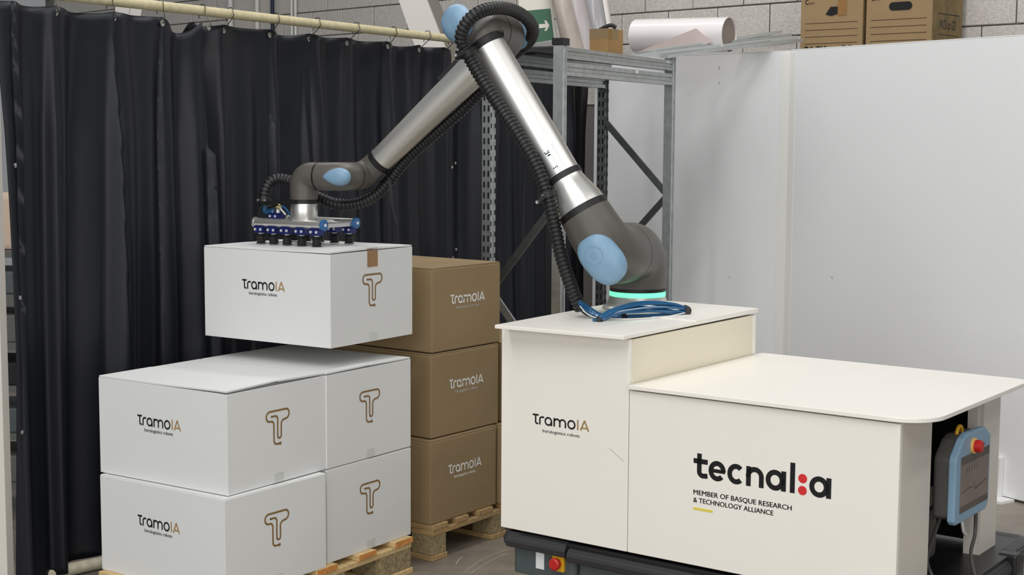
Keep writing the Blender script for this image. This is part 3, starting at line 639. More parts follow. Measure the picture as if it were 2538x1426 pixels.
for i, (p, yaw, lab) in enumerate([((-.31614, 5.74139, .144), .6243, 'brown box at the bottom of the brown stack, on the wooden pallet'), ((-.31623, 5.78047, .144 + KH), .6462, 'brown box in the middle of the brown stack'),
                                   ((-.3134, 5.80031, .144 + 2 * KH), .6523, 'brown box on top of the brown stack beside the lifted white box'),
                                   (tuple(bq), .6243, 'brown box behind the brown stack at pallet level, only its edge showing'), (tuple(bq + Z * KH + eyb * .045 - exb * .012), .6243, 'brown box behind the brown stack at middle level, only its edge showing')]):
    o = bb if i == 0 else copy_tree(bb)
    o.location = p; o.rotation_euler = (0, 0, -yaw); o['label'] = lab; o['group'] = 'brown boxes'

# ------------------------------------------------------------------ pallets
def pallet(loc, yaw, x0, x1, rows, blocks_y, blocks_x, bw, ends, m, mb, lab, bsx=.14, bsy=.10):
    t = thing('wooden_pallet', lab, 'pallet', loc, -yaw)
    y0, y1 = rows[0][0], rows[-1][1]
    for a, b in rows:
        G().box(x0, x1, a, b, .122, .1435).build('deck_board', m, t, bevel=.002, seg=1)
        if ends: G().box(x1 + .0002, x1 + .0012, a + .001, b - .001, .1225, .143).build('board_end', ends, t, label='orange stained board end')
    for bx in blocks_x:
        G().box(bx - bsx / 2, bx + bsx / 2, y0, y1, .100, .1215).build('stringer_board', m, t, bevel=.002, seg=1)
    for by in blocks_y:
        G().box(x0, x1, by - bsy / 2 - .004, by + bsy / 2 + .004, 0, .022).build('bottom_board', m, t, bevel=.002, seg=1)
        for bx in blocks_x: G().box(bx - bsx / 2 + .002, bx + bsx / 2 - .002, by - bsy / 2, by + bsy / 2, .0225, .0995).build('block', mb, t, bevel=.002, seg=1)
    return t
pallet((-.65576, 5.21089, 0), .5896, -.60, .026, [(-.53, -.43), (-.31, -.205), (-.087, .024), (.143, .246), (.357, .466)], [-.44, -.02, .37], [-.53, -.28, -.05], .1, M['wood_end'], M['wood'], M['chip'], 'pale wooden pallet with orange board ends under the white boxes', .14, .19)
pallet((-.31614, 5.74139, 0), .6243, -.72, .012, [(0, .10), (.155, .235), (.30, .40), (.46, .54), (.62, .72), (.78, .88)], [.045, .445, .835], [-.66, -.35, -.045], .1, None, M['wood_old'], M['chip'], 'older brown wooden pallet under the brown boxes', .11, .09)

# ------------------------------------------------------------------ mobile cart with white enclosure
CY = .63819; CL = V((.37104, 4.63633, 0)); CX = V((math.cos(CY), -math.sin(CY), 0)); CYV = V((math.sin(CY), math.cos(CY), 0))
A_, B2_, E_ = .504, .894, .846; ZT, ZB, ZS = 1.0398, .3565, .884
ca = thing('mobile_robot_cart', 'mobile robot platform with stepped white panel enclosure and black bumper base', 'robot cart', CL, -CY)
G().box(-A_, -.0015, 0, .018, ZB, ZT).build('front_panel', M['cart'], ca, bevel=.0015, seg=1, label='tall white front panel on the left')
G().box(.0015, B2_, 0, .018, ZB, ZS - .006).build('front_panel', M['cart'], ca, bevel=.0015, seg=1, label='wide white front panel on the right')
G().box(-A_, -A_ + .018, .0185, E_, ZB, ZT - .001).build('side_panel', M['cart'], ca)
G().box(-A_ + .02, B2_ - .02, E_ - .018, E_, ZB, ZS - .003).build('back_panel', M['cart'], ca)
G().box(-A_ + .02, -.0015, E_ - .018, E_, ZS - .003, ZT - .001).build('back_panel', M['cart'], ca)
G().box(-.012, .0005, .0185, E_ - .0185, ZS - .1, ZT - .001).build('riser_panel', M['riser'], ca, label='cream step riser panel')
G().box(-.012, .0015, E_ - .018, E_ + .004, ZS + .014, ZT - .001).build('corner_trim', M['cart'], ca)
G().box(B2_ - .018, B2_, .0185, .242, ZB - .08, ZS - .003).build('end_panel', M['end_white'], ca, label='narrow end panel nearest the front')
G().box(B2_ - .018, B2_, .690, E_ - .001, ZB - .03, ZS - .003).build('end_panel', M['end_white'], ca, label='narrow end panel at the back')
G().box(B2_ - .05, B2_ - .018, .684, .690, ZB - .03, ZS - .003).build('end_panel_return', M['end_white'], ca)
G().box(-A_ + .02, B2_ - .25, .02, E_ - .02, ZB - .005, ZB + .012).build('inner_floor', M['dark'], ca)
G().box(.40, .42, .02, E_ - .02, ZB, ZS - .01).build('inner_shade_wall', M['dark'], ca)  # black wall added inside, the open end's shade put into its colour
G().box(.421, B2_ - .06, .02, .03, ZB, ZS - .01).build('inner_shade_side', M['dark'], ca); G().box(.421, B2_ - .06, E_ - .03, E_ - .02, ZB, ZS - .01).build('inner_shade_side', M['dark'], ca)  # black sides, the interior shade put into their colour as well
# lids
def plate(poly, z0, z1, m, nm, bev=.002, lab=None): return G().prism(poly, (0, 0, z0), (1, 0, 0), (0, 1, 0), z1 - z0).build(nm, m, ca, bevel=bev, seg=2, label=lab)
plate([(-.472, -.081), (.008, -.051), (.0015, .41), (-.50, .42)][::1], ZT + .005, ZT + .0175, M['cart'], 'lid_plate', lab='front lid plate under the robot foot')
plate([(-.50, .424), (.0025, .4135), (-.003, E_ + .03), (-.50, E_ + .03)], ZT + .005, ZT + .021, M['cart'], 'lid_plate', lab='rear lid plate, slightly thicker')
cor = [(.004, -.014)] + arc(.978 - .115, -.014 + .125, .118, -90, 0, 14, ry=.125) + arc(.978 - .06, E_ + .045 - .06, .06, 0, 90, 8) + [(.004, E_ + .045)]
plate(cor, ZS, ZS + .0135, M['cart'], 'step_top', lab='broad white step top with rounded corners')
# lettering on the front
a, b = wordmark((-.3735, -.0007, .7275), (1, 0, 0), (0, 0, 1), .0294, .0288)
a.build('lettering', M['ink'], ca, label='black logo lettering'); b.build('lettering', M['ink_tan'], ca, label='tan logo lettering')
text_geo('Intralogistics robots', .1465, (-.333, -.0007, .7035), (1, 0, 0), (0, 0, 1), height=.0108, thick=.0004).build('tagline', M['ink_grey'], ca)
def tecnal(c, k, ky):
    """every letter of the big company lettering is a part of its own"""
    c, ex, ey = V(c), V((k, 0, 0)), V((0, 0, ky)); W = .255
    def letter(strokes, ring=None, rgb='ink', dots=()):
        g = G()
        for p, w_ in strokes: g.ribbon(p, w_, c, ex, ey)
        if ring: g.ribbon(arc(ring, .5, .37, 0, 360, 40, ry=.39)[:-1], W, c, ex, ey, closed=True)
        for d in dots: g.disc(d, .228, c, ex, ey, 32)
        return g.build('logo_dot' if dots else 'letter', M[rgb], ca)
    letter([(fillet([(.33, 1.27), (.33, .115), (.80, .16)], [0, .32, 0], 10), W), ([(0, .87), (.80, .87)], W)])
    letter([([(.95, .5), (1.78, .5)], .19), (arc(1.33, .5, .35, 0, 318, 36, ry=.39), W)])
    letter([(arc(2.375, .5, .35, 45, 315, 32, ry=.39), W)])
    letter([([(3.05, 0), (3.05, 1.0)], W), ([(3.05, .45)] + arc(3.39, .52, .355, 180, 0, 20) + [(3.745, 0)], W)])
    letter([([(4.92, 0), (4.92, 1.0)], W)], 4.47); letter([([(5.38, 0), (5.38, 1.5)], W)])
    letter([], None, 'ink_red', [(5.905, .79)]); letter([], None, 'ink_red', [(5.905, .20)])
    letter([([(7.24, 0), (7.24, 1.0)], W)], 6.75)
tecnal((.2365, -.0007, .6335), .0618, .0605)
g = text_geo('MEMBER OF BASQUE RESEARCH', .330, (.238, -.0007, .5805), (1, 0, 0), (0, 0, 1), height=.0155, thick=.0009); g.build('lettering', M['ink'], ca)
g = text_geo('& TECHNOLOGY ALLIANCE', .271, (.238, -.0007, .5560), (1, 0, 0), (0, 0, 1), height=.0155, thick=.0009); g.build('lettering', M['ink'], ca)
G().box(.2385, .3065, -.0008, -.0001, .5325, .5400).build('yellow_bar', M['ink_yellow'], ca)
G().obox((-.045, -.0006, .667), (.028, 0, -.018), (0, .0002, 0), (.0003, 0, .0005)).build('scratch', mat('scratch_dark', (168, 162, 154), .6), ca)
# base body
def rrect(x0, x1, y0, y1, r): return arc(x1 - r, y0 + r, r, -90, 0, 8) + arc(x1 - r, y1 - r, r, 0, 90, 8) + arc(x0 + r, y1 - r, r, 90, 180, 8) + arc(x0 + r, y0 + r, r, 180, 270, 8)
X0, X1, Y0, Y1 = -.485, .972, .0, 1.02
plate(rrect(X0, X1, Y0, Y1, .07), .330, .346, M['base_black'], 'top_plate', .004)
def bumper(pa, pb, out, dz=0.0, hh=1.0):
    """moulded bumper segment from pa to pb, profile pushed towards out"""
    pa, pb, out = V(pa), V(pb), V(out); sec = [(.000, .294), (.014, .300), (.018, .318), (.014, .330), (.010, .331), (.007, .340), (.000, .341), (-.004, .347), (-.045, .347), (-.045, .294)]; k = len(sec); g = G()
    g.add([p + out * q + Z * ((z - .294) * hh + .294 + dz) for p in (pa, pb) for q, z in sec], [list(range(k))[::-1], list(range(k, 2 * k))] + [(i, (i + 1) % k, k + (i + 1) % k, k + i) for i in range(k)])
    return g.build('bumper', M['bumper'], ca, bevel=.002, seg=1)
bumper((X0 + .012, Y0, 0), (-.232, Y0, 0), (0, -1, 0)); bumper((-.224, Y0, 0), (X1 - .17, Y0, 0), (0, -1, 0), -.012, 1.0); bumper((X1 - .162, Y0, 0), (X1 - .01, Y0, 0), (0, -1, 0))
bumper((X0, Y0 + .012, 0), (X0, Y1 - .05, 0), (-1, 0, 0))
bumper((X1, Y0 + .03, 0), (X1, .735, 0), (1, 0, 0), -.010); bumper((X1, .805, 0), (X1, Y1 - .05, 0), (1, 0, 0)); bumper((X0 + .05, Y1, 0), (X1 - .05, Y1, 0), (0, 1, 0))
G().box(X1 - .035, X1 + .026, .740, .800, .282, .350).build('corner_cover', M['base_black'], ca, bevel=.008)
for xa, xb in ((X0 + .02, -.206), (-.202, X1 - .02)):
    G().prism(rrect(xa, xb, Y0 + .012, Y1 - .03, .025), (0, 0, .205), (1, 0, 0), (0, 1, 0), .092).build('side_body', M['base_grey'], ca, bevel=.006)
G().box(X0 + .08, X1 - .1, .06, Y1 - .06, .06, .204).build('under_body', M['dark'], ca)
G().box(X1 - .0195, X1 - .018, .70, .715, .215, .285).build('light_strip', M['light_strip'], ca)
for xw in (X0 + .10, .25, X1 - .14):
    for yw in (.09, Y1 - .12):
        g_ = G().lathe((xw, yw - .02, .0755), (0, 1, 0), [(0, .06), (.005, .075), (.035, .075), (.04, .06)], 28); g_.build('wheel', M['black_rubber'], ca, smooth=True)
fx = lambda u, v, y=0.012: (Matrix.Rotation(CY, 3, 'Z') @ (pp(u, v, CL + CYV * y, CYV) - CL))
q = fx(1338, 1388, .010); G().box(q.x - .017, q.x + .017, .0105, .0118, q.z - .032, q.z + .031).build('light_strip', M['light_strip'], ca, bevel=.0005)
q = fx(1384, 1396, .006); G().box(q.x - .022, q.x + .024, .002, .0115, q.z - .028, q.z + .028).build('stop_plate', M['yellow'], ca, bevel=.001)
G().lathe((q.x, .0018, q.z), (0, -1, 0), [(0, .014), (.012, .014), (.013, .020), (.022, .0205), (.027, .016)], 24).build('stop_button', M['red'], ca, smooth=True)

# teach pendant hanging at the open end
PX = B2_ + .045
ep = lambda u, v, x=PX: (Matrix.Rotation(CY, 3, 'Z') @ (pp(u, v, CL + CX * x, CX) - CL))
te = thing('teach_pendant', 'light blue framed robot control tablet with red stop button hanging in the cart end', 'tablet', CL, -CY)
tl_, tr_, br_, bl_ = ep(2358, 1112), ep(2444, 1068), ep(2444, 1248), ep(2376, 1304)
ya, yb = ep(2359, 1200).y, ep(2444, 1150).y; zb_ = (ep(2372, 1304).z + ep(2444, 1246).z) / 2; zt_ = ep(2425, 1058).z
te.location = CL + Matrix.Rotation(-CY, 3, 'Z') @ V((PX, (ya + yb) / 2, zb_))
W2, Hh = (yb - ya) / 2, zt_ - zb_
out = [(-W2 + .012, 0), (W2 - .022, 0), (W2, .02), (W2, Hh - .035), (W2 - .05, Hh - .004), (-W2 + .10, Hh), (-W2 + .06, Hh - .012), (-W2 + .004, Hh - .06), (-W2, Hh - .075), (-W2, .012)]
G().prism(out, (-.012, 0, 0), (0, 1, 0), (0, 0, 1), .024).build('blue_frame', M['pend_blue'], te, bevel=.005)
G().prism([(q[0] * .92, Hh / 2 + (q[1] - Hh / 2) * .92) for q in out], (-.062, 0, 0), (0, 1, 0), (0, 0, 1), .049).build('back_shell', M['pend_grey'], te, bevel=.012)
s0, s1, z0, z1 = -W2 + .038, W2 - .014, .030, Hh - .066
G().box(.0122, .0130, s0, s1, z0, z1).build('screen', M['screen'], te)
G().box(.0131, .0133, s0, s1, z1 - .025, z1).build('menu_bar', M['screen_dark'], te); G().box(.0131, .0133, s0, s1, z0, z0 + .02).build('menu_bar', M['screen_dark'], te)
g = G()
for k in range(5): g.box(.0131, .0133, s0 + .05 + k * .022, s0 + .053 + k * .022, z1 - .055, z1 - .04)
g.ribbon([(s0 + .01, z0 + .06), (s0 + .08, z0 + .068), (s0 + .11, z0 + .062), (s0 + .118, z0 + .08), (s0 + .126, z0 + .055), (s1 - .01, z0 + .07)], .002, (.0133, 0, 0), (0, 1, 0), (0, 0, 1)); g.build('screen_icons', M['ink_grey'], te)
G().lathe((.0122, -.01, Hh - .045), (1, 0, 0), [(0, .024), (.006, .024), (.007, .0205)], 28).build('stop_collar', M['amber'], te, smooth=True)
G().lathe((.0185, -.01, Hh - .045), (1, 0, 0), [(0, .0185), (.018, .019), (.022, .015)], 28).build('stop_button', M['red'], te, smooth=True)
text_geo('UNIVERSAL ROBOTS', .065, (.0124, .03, Hh - .058), (0, 1, 0), (0, 0, 1), height=.008).build('lettering', M['ink_grey'], te)
G().sweep(arc_xyz := [V((-.03, -.015 + .022 * math.cos(a_), Hh - .012 + .022 * math.sin(a_))) for a_ in [math.pi * k / 10 for k in range(11)]], .006, 8).build('hanger_hook', M['yellow'], te, smooth=True)
def cable(name, pts, r, m, lab, cat='cable'):
    o = G().sweep(spline(pts, 8), r, 8).build(name, m, smooth=True); return tag(o, lab, cat)
wl = lambda x, y, z: CL + CX * x + CYV * y + Z * z
cable('pendant_cable', [wl(.86, .44, .53), wl(.85, .40, .46), wl(.86, .33, .40), wl(.92, .28, .352), wl(.98, .33, .346), wl(1.0, .42, .346)], .006, M['pend_grey'], 'thick grey cable looping under the tablet at the cart end')
cable('white_cable', [wl(.89, .53, .50), wl(.89, .55, .455), wl(.88, .60, .43), wl(.87, .63, .425)], .005, M['wire_white'], 'short white cable below the tablet')
cable('pendant_cable', [wl(.91, .60, .52), wl(.91, .60, .44), wl(.92, .54, .39), wl(.96, .46, .35), wl(1.0, .38, .346)], .006, M['pend_grey'], 'grey cable on the right under the tablet running to the black base')
gx = thing('control_box', 'grey control unit inside the open cart end behind the tablet', 'box', wl(.72, .42, ZB + .013), -CY)
G().box(-.12, .10, -.14, .1, 0, .16).build('unit_body', M['pend_grey'], gx, bevel=.02); G().box(-.1, .09, -.12, .08, .161, .23).build('unit_top', M['galv_dark'], gx, bevel=.01)

# ------------------------------------------------------------------ robot arm
RBs = V((.4505, 5.3108, 1.0578)); n = V((-.402, -.9156, 0)).normalized(); h = V((-.9156, .402, 0)).normalized()
S0 = V((.4505, 5.3108, 1.2702)); S1 = V((.3323, 5.0416, 1.2702)); E1 = V((-.1198, 5.24, 2.0396)); E2 = V((-.0158, 5.4768, 2.0396)); W4 = V((-.5652, 5.7179, 1.5204)); W5 = V((-.6348, 5.5594, 1.5204)); W6 = V((-.7874, 5.6265, 1.5204))
u = (E1 - S1).normalized(); vv = (W4 - E2).normalized()
rb = thing('robot_arm', 'silver and grey six-axis robot arm with light blue joint caps on the white cart', 'robot arm', RBs)
B = lambda g, nm, m, par=None, **k: g.build(nm, M[m], par or rb, smooth=True, off=RBs, **k)
ring = lambda c, ax, r, wd, nm='joint_seam', m='seam': B(G().lathe(c - ax * wd / 2, ax, [(0, r - .002), (.001, r), (wd - .001, r), (wd, r - .002)], 48), nm, m)
B(G().lathe(RBs, Z, [(0, .128), (.010, .126), (.014, .118), (.026, .108), (.046, .101), (.050, .100)], 64), 'foot', 'alu_foot')
B(G().lathe(RBs + Z * .0505, Z, [(0, .1005), (.0165, .1005)], 64), 'light_ring', 'green_glow', label='glowing green status ring')
B(G().lathe(RBs + Z * .0675, Z, [(0, .100), (.012, .100)], 64), 'dark_collar', 'seam')
def housing(nm, p0, pc, p1, r0, r1, cut=.085, bulge=1.0, nseg=12):
    d0 = (p0 - pc).normalized(); d1 = (p1 - pc).normalized(); c0 = min(cut, (p0 - pc).length * .98); c1 = min(cut, (p1 - pc).length * .98)
    pts = [p0 + (pc + d0 * c0 - p0) * (k / 4) for k in range(4)] + bez(pc + d0 * c0, pc, pc + d1 * c1, nseg) + [pc + d1 * c1 + (p1 - pc - d1 * c1) * (k / 4) for k in range(1, 5)]
    N = len(pts); rs = []
    for i in range(N):
        f = i / (N - 1); rs.append((r0 + (r1 - r0) * f) * (1 + (bulge - 1) * math.sin(math.pi * f)))
    return B(G().sweep(pts, rs, 48), nm, 'robot_grey', ang=60)
housing('shoulder_housing', RBs + Z * .080, S0, S0 + n * .150, .100, .104, .10, 1.03)
ring(S0 + n * .153, n, .1035, .010)
housing('upper_arm_housing', S0 + n * .156, S1, S1 + u * .168, .104, .089, .11, 1.04)
capx = (-u * .9 + h * -.25).normalized(); capx = (capx - n * capx.dot(n)).normalized(); capy = n.cross(capx)
sc = B(G().dome(S1 + n * .068 - u * .004 + h * .004, capx, capy, n, .095, .069, .048, 2.5), 'joint_cap', 'robot_blue', label='large light blue shoulder cap')
cc = S1 + n * .1180 + u * .012 + h * .01
g = G(); rz_ = -capx
g.ribbon(arc(0, 0, .032, 0, 360, 32)[:-1], .0015, cc + n * -.001, capx, capy, closed=True)
g.ribbon(fillet([(-.008, .012), (-.008, -.010), (.006, -.010), (.006, .012)], [0, .006, .006, 0]), .003, cc, capy, -capx); B(g, 'cap_emblem', 'robot_blue', sc)
ring(S1 + u * .180, u, .0885, .024, 'clamp_ring', 'seam')
B(G().lathe(S1 + u * .192, u, [(0, .086), (.03, .082), (.085, .066), (.10, .0635), (.11, .0625), (.65, .0615)], 64), 'upper_arm_tube', 'alu')
ring(S1 + u * .856, u, .064, .026, 'clamp_ring', 'seam')
housing('elbow_housing', S1 + u * .868, E1, E1 - n * .098, .066, .078, .06, 1.03)
ex_ = h; ey_ = n.cross(h)
en = (n + h * .42 + Z * .10).normalized(); ea = (h * .75 + Z * .62); ea = (ea - en * ea.dot(en)).normalized(); eb = en.cross(ea)
B(G().dome(E1 + n * .036 + h * .058 + Z * .020, ea, eb, en, .072, .062, .050, 2.4), 'joint_cap', 'robot_blue', label='light blue elbow cap facing the curtain')
ring(E1 - n * .101, n, .0785, .009)
housing('forearm_housing', E1 - n * .104, E2, E2 + vv * .10, .078, .066, .075, 1.04)
B(G().dome(E2 - n * .062, h, Z, -n, .050, .052, .020, 2.4), 'joint_cap', 'robot_blue', label='light blue rear elbow cap, half hidden by the hose')
LF = (W4 - E2).length
B(G().lathe(E2 + vv * .10, vv, [(0, .063), (.05, .0625), (LF - .19, .0485)], 64), 'forearm_tube', 'alu')
ring(E2 + vv * (LF - .085), vv, .0515, .024, 'clamp_ring', 'seam')
housing('wrist_elbow', E2 + vv * (LF - .074), W4, W4 + n * .092, .051, .052, .06, 1.02)
ring(W4 + n * .095, n, .0525, .009)
housing('wrist_housing', W4 + n * .098, W5, W5 + h * .098, .052, .052, .055, 1.03)
B(G().dome(W5 + n * .030 + h * .006, h, Z, n, .060, .037, .030, 2.1, tear=.55), 'joint_cap', 'robot_blue', label='light blue teardrop wrist cap')
ring(W5 + h * .101, h, .0528, .009)
housing('tool_housing', W5 + h * .104, W6, W6 - Z * .088, .052, .0525, .040, 1.0)
ring(W6 - Z * .096, Z, .051, .015, 'tool_collar', 'seam')
# sticker with small symbols on the upper arm
stc = S1 + u * .40; th0 = (n * .80 + n.cross(u) * 0).normalized()
side = u.cross(n)
g = G(); P = []
for i in range(9):
    for j in (0, 1):
        a = math.radians(-42 + 10.5 * i); P.append(S1 + u * (.33 + .095 * j) + (n * math.cos(a) + side * math.sin(a)) * .0632)
g.add(P, [(2 * i, 2 * i + 1, 2 * i + 3, 2 * i + 2) for i in range(8)]); st = B(g, 'label_sticker', 'alu_dull')
g = G()
def onst(a, l): a = math.radians(a); return S1 + u * l + (n * math.cos(a) + side * math.sin(a)) * .0637
for a0, a1, l0, l1 in ((2, 20, .408, .411), (4, 18, .402, .406), (8, 18, .393, .398), (4, 7, .345, .351), (10, 13, .345, .351), (16, 19, .345, .351)): g.quad(onst(a0, l0), onst(a1, l0), onst(a1, l1), onst(a0, l1))
B(g, 'label_print', 'ink', st)
# band clamps that hold the hose
def band(c, ax, r): return B(G().lathe(c - ax * .011, ax, [(0, r), (.001, r + .003), (.021, r + .003), (.022, r)], 40), 'hose_band', 'black_rubber')
band(S1 + u * .315, u, .0635); 
B(G().obox(E2 + vv * .262 + (Z * .74 - h * -.67).normalized() * .064, vv * .050, n * .018, (Z * .74 + h * .67).normalized() * .008), 'hose_saddle', 'black_rubber')
B(G().obox(E2 + vv * (LF - .055) - (Z * .74 + h * .67).normalized() * .052, vv * .022, n * .016, (Z * .74 + h * .67).normalized() * .010), 'hose_saddle', 'black_rubber')

# ------------------------------------------------------------------ corrugated hose along the arm
def hp(u_, v_, s): return pp(u_, v_, S0 + n * s, n)
ho = thing('corrugated_hose', 'black corrugated cable hose looping along the robot arm', 'hose', RBs)
raw = [(1441, 768, .30), (1420, 722, .32), (1392, 640, .35), (1374, 560, .365), (1358, 490, .37), (1328, 410, .37), (1288, 340, .37), (1243, 272, .37), (1206, 215, .375), (1176, 165, .38), (1155, 125, .395), (1143, 95, .415), (1153, 62, .42), (1182, 33, .40), (1226, 20, .33), (1270, 25, .22), (1307, 48, .11), (1321, 78, .0), (1308, 106, -.06), (1270, 140, -.075), (1215, 200, -.05), (1150, 268, -.02), (1090, 322, -.01), (1040, 365, -.01), (1000, 405, -.01), (968, 445, .0), (930, 485, .02), (885, 505, .05), (838, 507, .09), (790, 490, .11), (745, 462, .11), (705, 446, .12), (675, 449, .15), (659, 470, .175), (655, 498, .185), (657, 512, .187)]
hpts = resample(spline([hp(*q) for q in raw], 10), .0024)
rad = []
for i in range(len(hpts)):
    k = i % 6; rad.append((.0195, .0228, .0235, .0235, .0228, .0195)[k])
G().sweep(hpts, rad, 16).build('hose_body', M['hose'], ho, smooth=True, off=RBs, ang=25)
def hclamp(i, rr=.027):
    i = min(i, len(hpts) - 2); t = (hpts[i + 1] - hpts[i - 1]).normalized(); c = hpts[i]
    G().lathe(c - t * .012, t, [(0, rr), (.001, rr + .003), (.023, rr + .003), (.024, rr)], 28).build('hose_clamp', M['black_rubber'], ho, smooth=True, off=RBs)
    return c, t
def near(P): return min(range(len(hpts)), key=lambda i: (hpts[i] - P).length)
for (pu, pv), tgt in (((1354, 485), S1 + u * .315), ((1157, 130), S1 + u * .855)):
    i = near(hp(pu, pv, .37)); c, t = hclamp(i)
    d = tgt - c; rr_ = .062; dn = d.normalized(); 
    G().bar(c + dn * .025, tgt - dn * (rr_ - .004), t, .026, .022).build('clamp_bracket', M['black_rubber'], ho, off=RBs, bevel=.003)
    o2 = G().bar(c - dn * .045 + n * .018, c - dn * .0 + n * .022, t, .020, .014).build('clamp_ear', M['black_rubber'], ho, off=RBs, bevel=.003)
    for k in (-.038, -.004): G().lathe(c + dn * k + n * .030, n, [(0, .006), (.003, .006), (.003, .003), (.001, .0025)], 12).build('screw', M['steel'], o2, off=RBs, smooth=True)
# flat black arm bracket at the tool collar holding the hose end
i = len(hpts) - 8; c, t = hclamp(i, .026); cb = V((c.x, c.y, W6.z - .094))
G().bar(cb + n * .02 - (W6 - c).normalized() * .03, V((W6.x, W6.y, cb.z)) + n * .054, Z, .03, .012).build('clamp_bracket', M['black_rubber'], ho, off=RBs)
for f in (.0, .18, .9):
    p_ = (cb + n * .04) * (1 - f) + (V((W6.x, W6.y, cb.z)) + n * .062) * f
    G().lathe(p_ + n * .0, n, [(0, .005), (.004, .005), (.004, .002)], 12).build('screw', M['steel'], ho, off=RBs, smooth=True)
# loose strap end under the wrist
st_ = [hp(962, 438, .03), hp(968, 470, .05), hp(972, 505, .06), hp(977, 535, .06), hp(986, 559, .06)]
g = G(); sp = spline(st_, 8)
for i, p_ in enumerate(sp): w_ = .008 * (1 - .75 * i / len(sp)); g.v += [p_ - h * w_, p_ + h * w_]
g.f = [[2 * i, 2 * i + 1, 2 * i + 3, 2 * i + 2] for i in range(len(sp) - 1)]
o = g.build('strap_end', M['black_rubber'], ho, off=RBs); sm = o.modifiers.new('thickness', 'SOLIDIFY'); sm.thickness = .0015

# ------------------------------------------------------------------ vacuum gripper
HY = .5753; HX = V((math.cos(HY), -math.sin(HY), 0)); HV = V((math.sin(HY), math.cos(HY), 0)); HC = V((-.64858, 5.28833, .9119)); ZH = HC.z + BH_ + .0035
gl = lambda x, y, z=0: HC + HX * x + HV * y + Z * (z - HC.z)
TC = V((W6.x, W6.y, 0))
gp = thing('vacuum_gripper', 'suction gripper with two silver rails, blue brackets and black bellows cups', 'gripper', V((W6.x, W6.y, ZH)))
Bg = lambda g, nm, m, par=None, sm=True, **k: g.build(nm, M[m], par or gp, smooth=sm, off=gp.location, **k)
ZR = ZH + .080; FB = W6.z - .1035
Bg(G().lathe((W6.x, W6.y, ZR + .012), Z, [(0, .050), (.002, .051), (FB - ZR - .014, .051), (FB - ZR - .012, .050)], 48), 'flange_adapter', 'alu')
for ry, cups in ((.176, (-.49, -.425, -.358, -.285, -.212)), (.366, (-.49, -.425, -.358, -.285, -.212))):
    xa, xb = -.515, -.175
    Bg(G().sweep([gl(xa, ry, ZR), gl(xb - .008, ry, ZR)], .0175, 24), 'rail', 'alu')
    cap_ = Bg(G().lathe(gl(xb - .008, ry, ZR), HX, [(0, .020), (.002, .021), (.010, .021), (.012, .019)], 28), 'rail_cap', 'blue_cap')
    Bg(G().lathe(gl(xb + .004, ry, ZR), HX, [(0, .006), (.003, .006)], 14), 'bolt', 'nickel', cap_)
    Bg(G().lathe(gl(xa - .008, ry, ZR), HX, [(0, .018), (.001, .020), (.008, .020)], 28), 'rail_cap', 'alu_dull')
    for cx in cups:
        br = Bg(G().obox(gl(cx, ry, ZR - .026), HX * .021, HV * .018, Z * .013), 'rail_bracket', 'blue_ano', sm=False, bevel=.002)
        for k in (-.013, .014): Bg(G().lathe(gl(cx + k, ry - .0182, ZR - .026), -HV, [(0, .0055), (.003, .0055), (.003, .003)], 12), 'bolt', 'nickel', br)
        cu_ = Bg(G().lathe(gl(cx, ry, ZH), Z, [(.0005, .0200), (.002, .0185), (.005, .0150), (.010, .0190), (.012, .0190), (.016, .0148), (.021, .0182), (.023, .0182), (.027, .0140), (.031, .0165), (.033, .0140), (.036, .0115)], 24), 'suction_cup', 'black_rubber')
        Bg(G().lathe(gl(cx, ry, ZH + .0362), Z, [(0, .0100), (.0025, .0105), (.004, .0085), (.0045, .0105), (.0075, .0100)], 12), 'fitting', 'nickel', cu_)
        Bg(G().lathe(gl(cx, ry, ZH + .0438), Z, [(0, .006), (.004, .006)], 12), 'stem', 'galv_dark', cu_)
for cx in (-.50, -.2): Bg(G().obox(gl(cx, .271, ZR - .004), HX * .018, HV * .078, Z * .007), 'cross_rail', 'alu_dull', sm=False)
mb_ = Bg(G().obox(gl(-.335, .271, ZR + .006), HX * .055, HV * .10, Z * .005), 'mount_plate', 'alu_dull', sm=False)
vb = Bg(G().obox(gl(-.425, .190, ZR + .026), HX * .026, HV * .018, Z * .012), 'valve_block', 'blue_ano', sm=False, bevel=.002)
for k in (-.014, .012): Bg(G().lathe(gl(-.425 + k, .1718, ZR + .026), -HV, [(0, .005), (.003, .005)], 12), 'bolt', 'nickel', vb)
Bg(G().lathe(gl(-.415, .19, ZR + .0385), Z, [(0, .008), (.012, .008), (.013, .006), (.022, .006)], 14), 'fitting', 'nickel', vb)
Bg(G().lathe(gl(-.432, .19, ZR + .062), HX, [(0, .007), (.008, .011), (.024, .011), (.028, .008)], 16), 'fitting', 'brass', vb)
Bg(G().sweep([gl(-.405, .188, ZR + .058), gl(-.372, .185, ZR + .033)], .0035, 8), 'hose_nipple', 'wire_white', vb)
hx_ = hpts[-1]
Bg(G().sweep(spline([hx_ + Z * .01, hx_ - Z * .02, gl(-.452, .195, ZR + .045), gl(-.446, .195, ZR + .036)], 6), .009, 10), 'air_tube', 'tube_blue')
Bg(G().sweep(spline([hx_ + Z * .01 + h * .006, hx_ - Z * .02 - h * .01, gl(-.42, .22, ZR + .06), gl(-.37, .21, ZR + .032), gl(-.345, .21, ZR + .046), gl(-.31, .24, ZR + .06)], 6), .005, 10), 'air_tube', 'tube_blue')

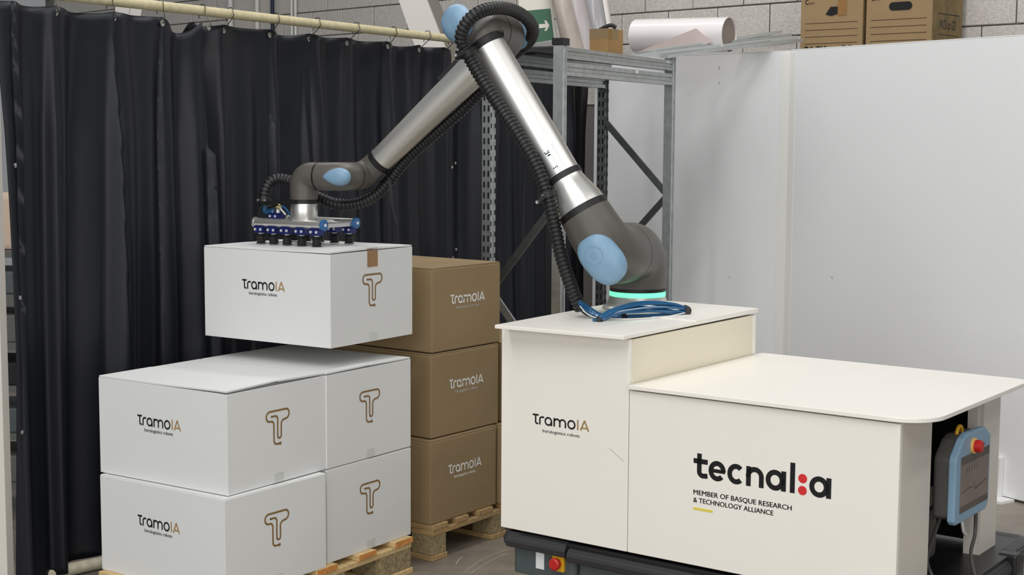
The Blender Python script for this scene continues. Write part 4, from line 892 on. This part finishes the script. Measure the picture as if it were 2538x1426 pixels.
# ------------------------------------------------------------------ bundle of blue air tubes on the lid
ab = thing('air_tube_bundle', 'bundle of translucent blue air tubes looped on the lid in front of the robot foot', 'tubes', (.30, 5.05, 1.0745))
LZ = 1.0578
core = [py(1437, 752, 5.03), py(1462, 772, 5.05), py(1492, 788, 5.04), py(1545, 792, 5.05), py(1610, 791, 5.08), py(1660, 786, 5.12), py(1694, 777, 5.17), py(1699, 771, 5.15), py(1670, 765, 5.11), py(1625, 761, 5.07), py(1580, 762, 5.03), py(1535, 769, 4.99), py(1500, 784, 4.97), py(1484, 797, 4.955), py(1472, 806, 4.95)]
for k in range(7):
    a = k * math.pi / 3.5; offs = []
    for i, p_ in enumerate(core):
        s_ = .0105 if 0 < i < len(core) - 2 else .007
        if i in (8, 9, 10): s_ = .016
        q_ = p_ + Z * (math.sin(a + i * .35) * s_) + CYV * (math.cos(a + i * .35) * s_); q_.z = max(q_.z, LZ + .0058); offs.append(q_)
    G().sweep(spline(offs, 7), .0049, 8).build('air_tube', M['tube_blue'], ab, smooth=True, off=ab.location)
ww = [py(1438, 760, 5.0), py(1455, 778, 5.02), py(1480, 789, 5.03), py(1530, 793, 5.06), py(1580, 795, 5.08), py(1640, 791, 5.1), py(1688, 782, 5.14), py(1696, 776, 5.13), py(1660, 784, 5.08), py(1610, 797, 5.03), py(1560, 806, 5.0), py(1520, 799, 5.0), py(1496, 797, 5.0), py(1484, 800, 4.97)]
for p_ in ww: p_.z = max(p_.z, LZ + .003)
G().sweep(spline(ww, 7), .0022, 6).build('white_wire', M['wire_white'], ab, smooth=True, off=ab.location)
bw = [py(1432, 757, 5.0), py(1446, 776, 5.02), py(1475, 788, 5.03), py(1520, 794, 5.05), py(1600, 797, 5.08)]
for p_ in bw: p_.z = max(p_.z, LZ + .004)
G().sweep(spline(bw, 7), .0032, 6).build('black_wire', M['black_rubber'], ab, smooth=True, off=ab.location)
def tie(i, r):
    t = (core[i + 1] - core[i - 1]).normalized(); G().lathe(core[i] - t * .009, t, [(0, r - .002), (.001, r), (.017, r), (.018, r - .002)], 20).build('cable_tie', M['black_rubber'], ab, smooth=True, off=ab.location)
tie(3, .0195); tie(7, .0195); tie(13, .0155)
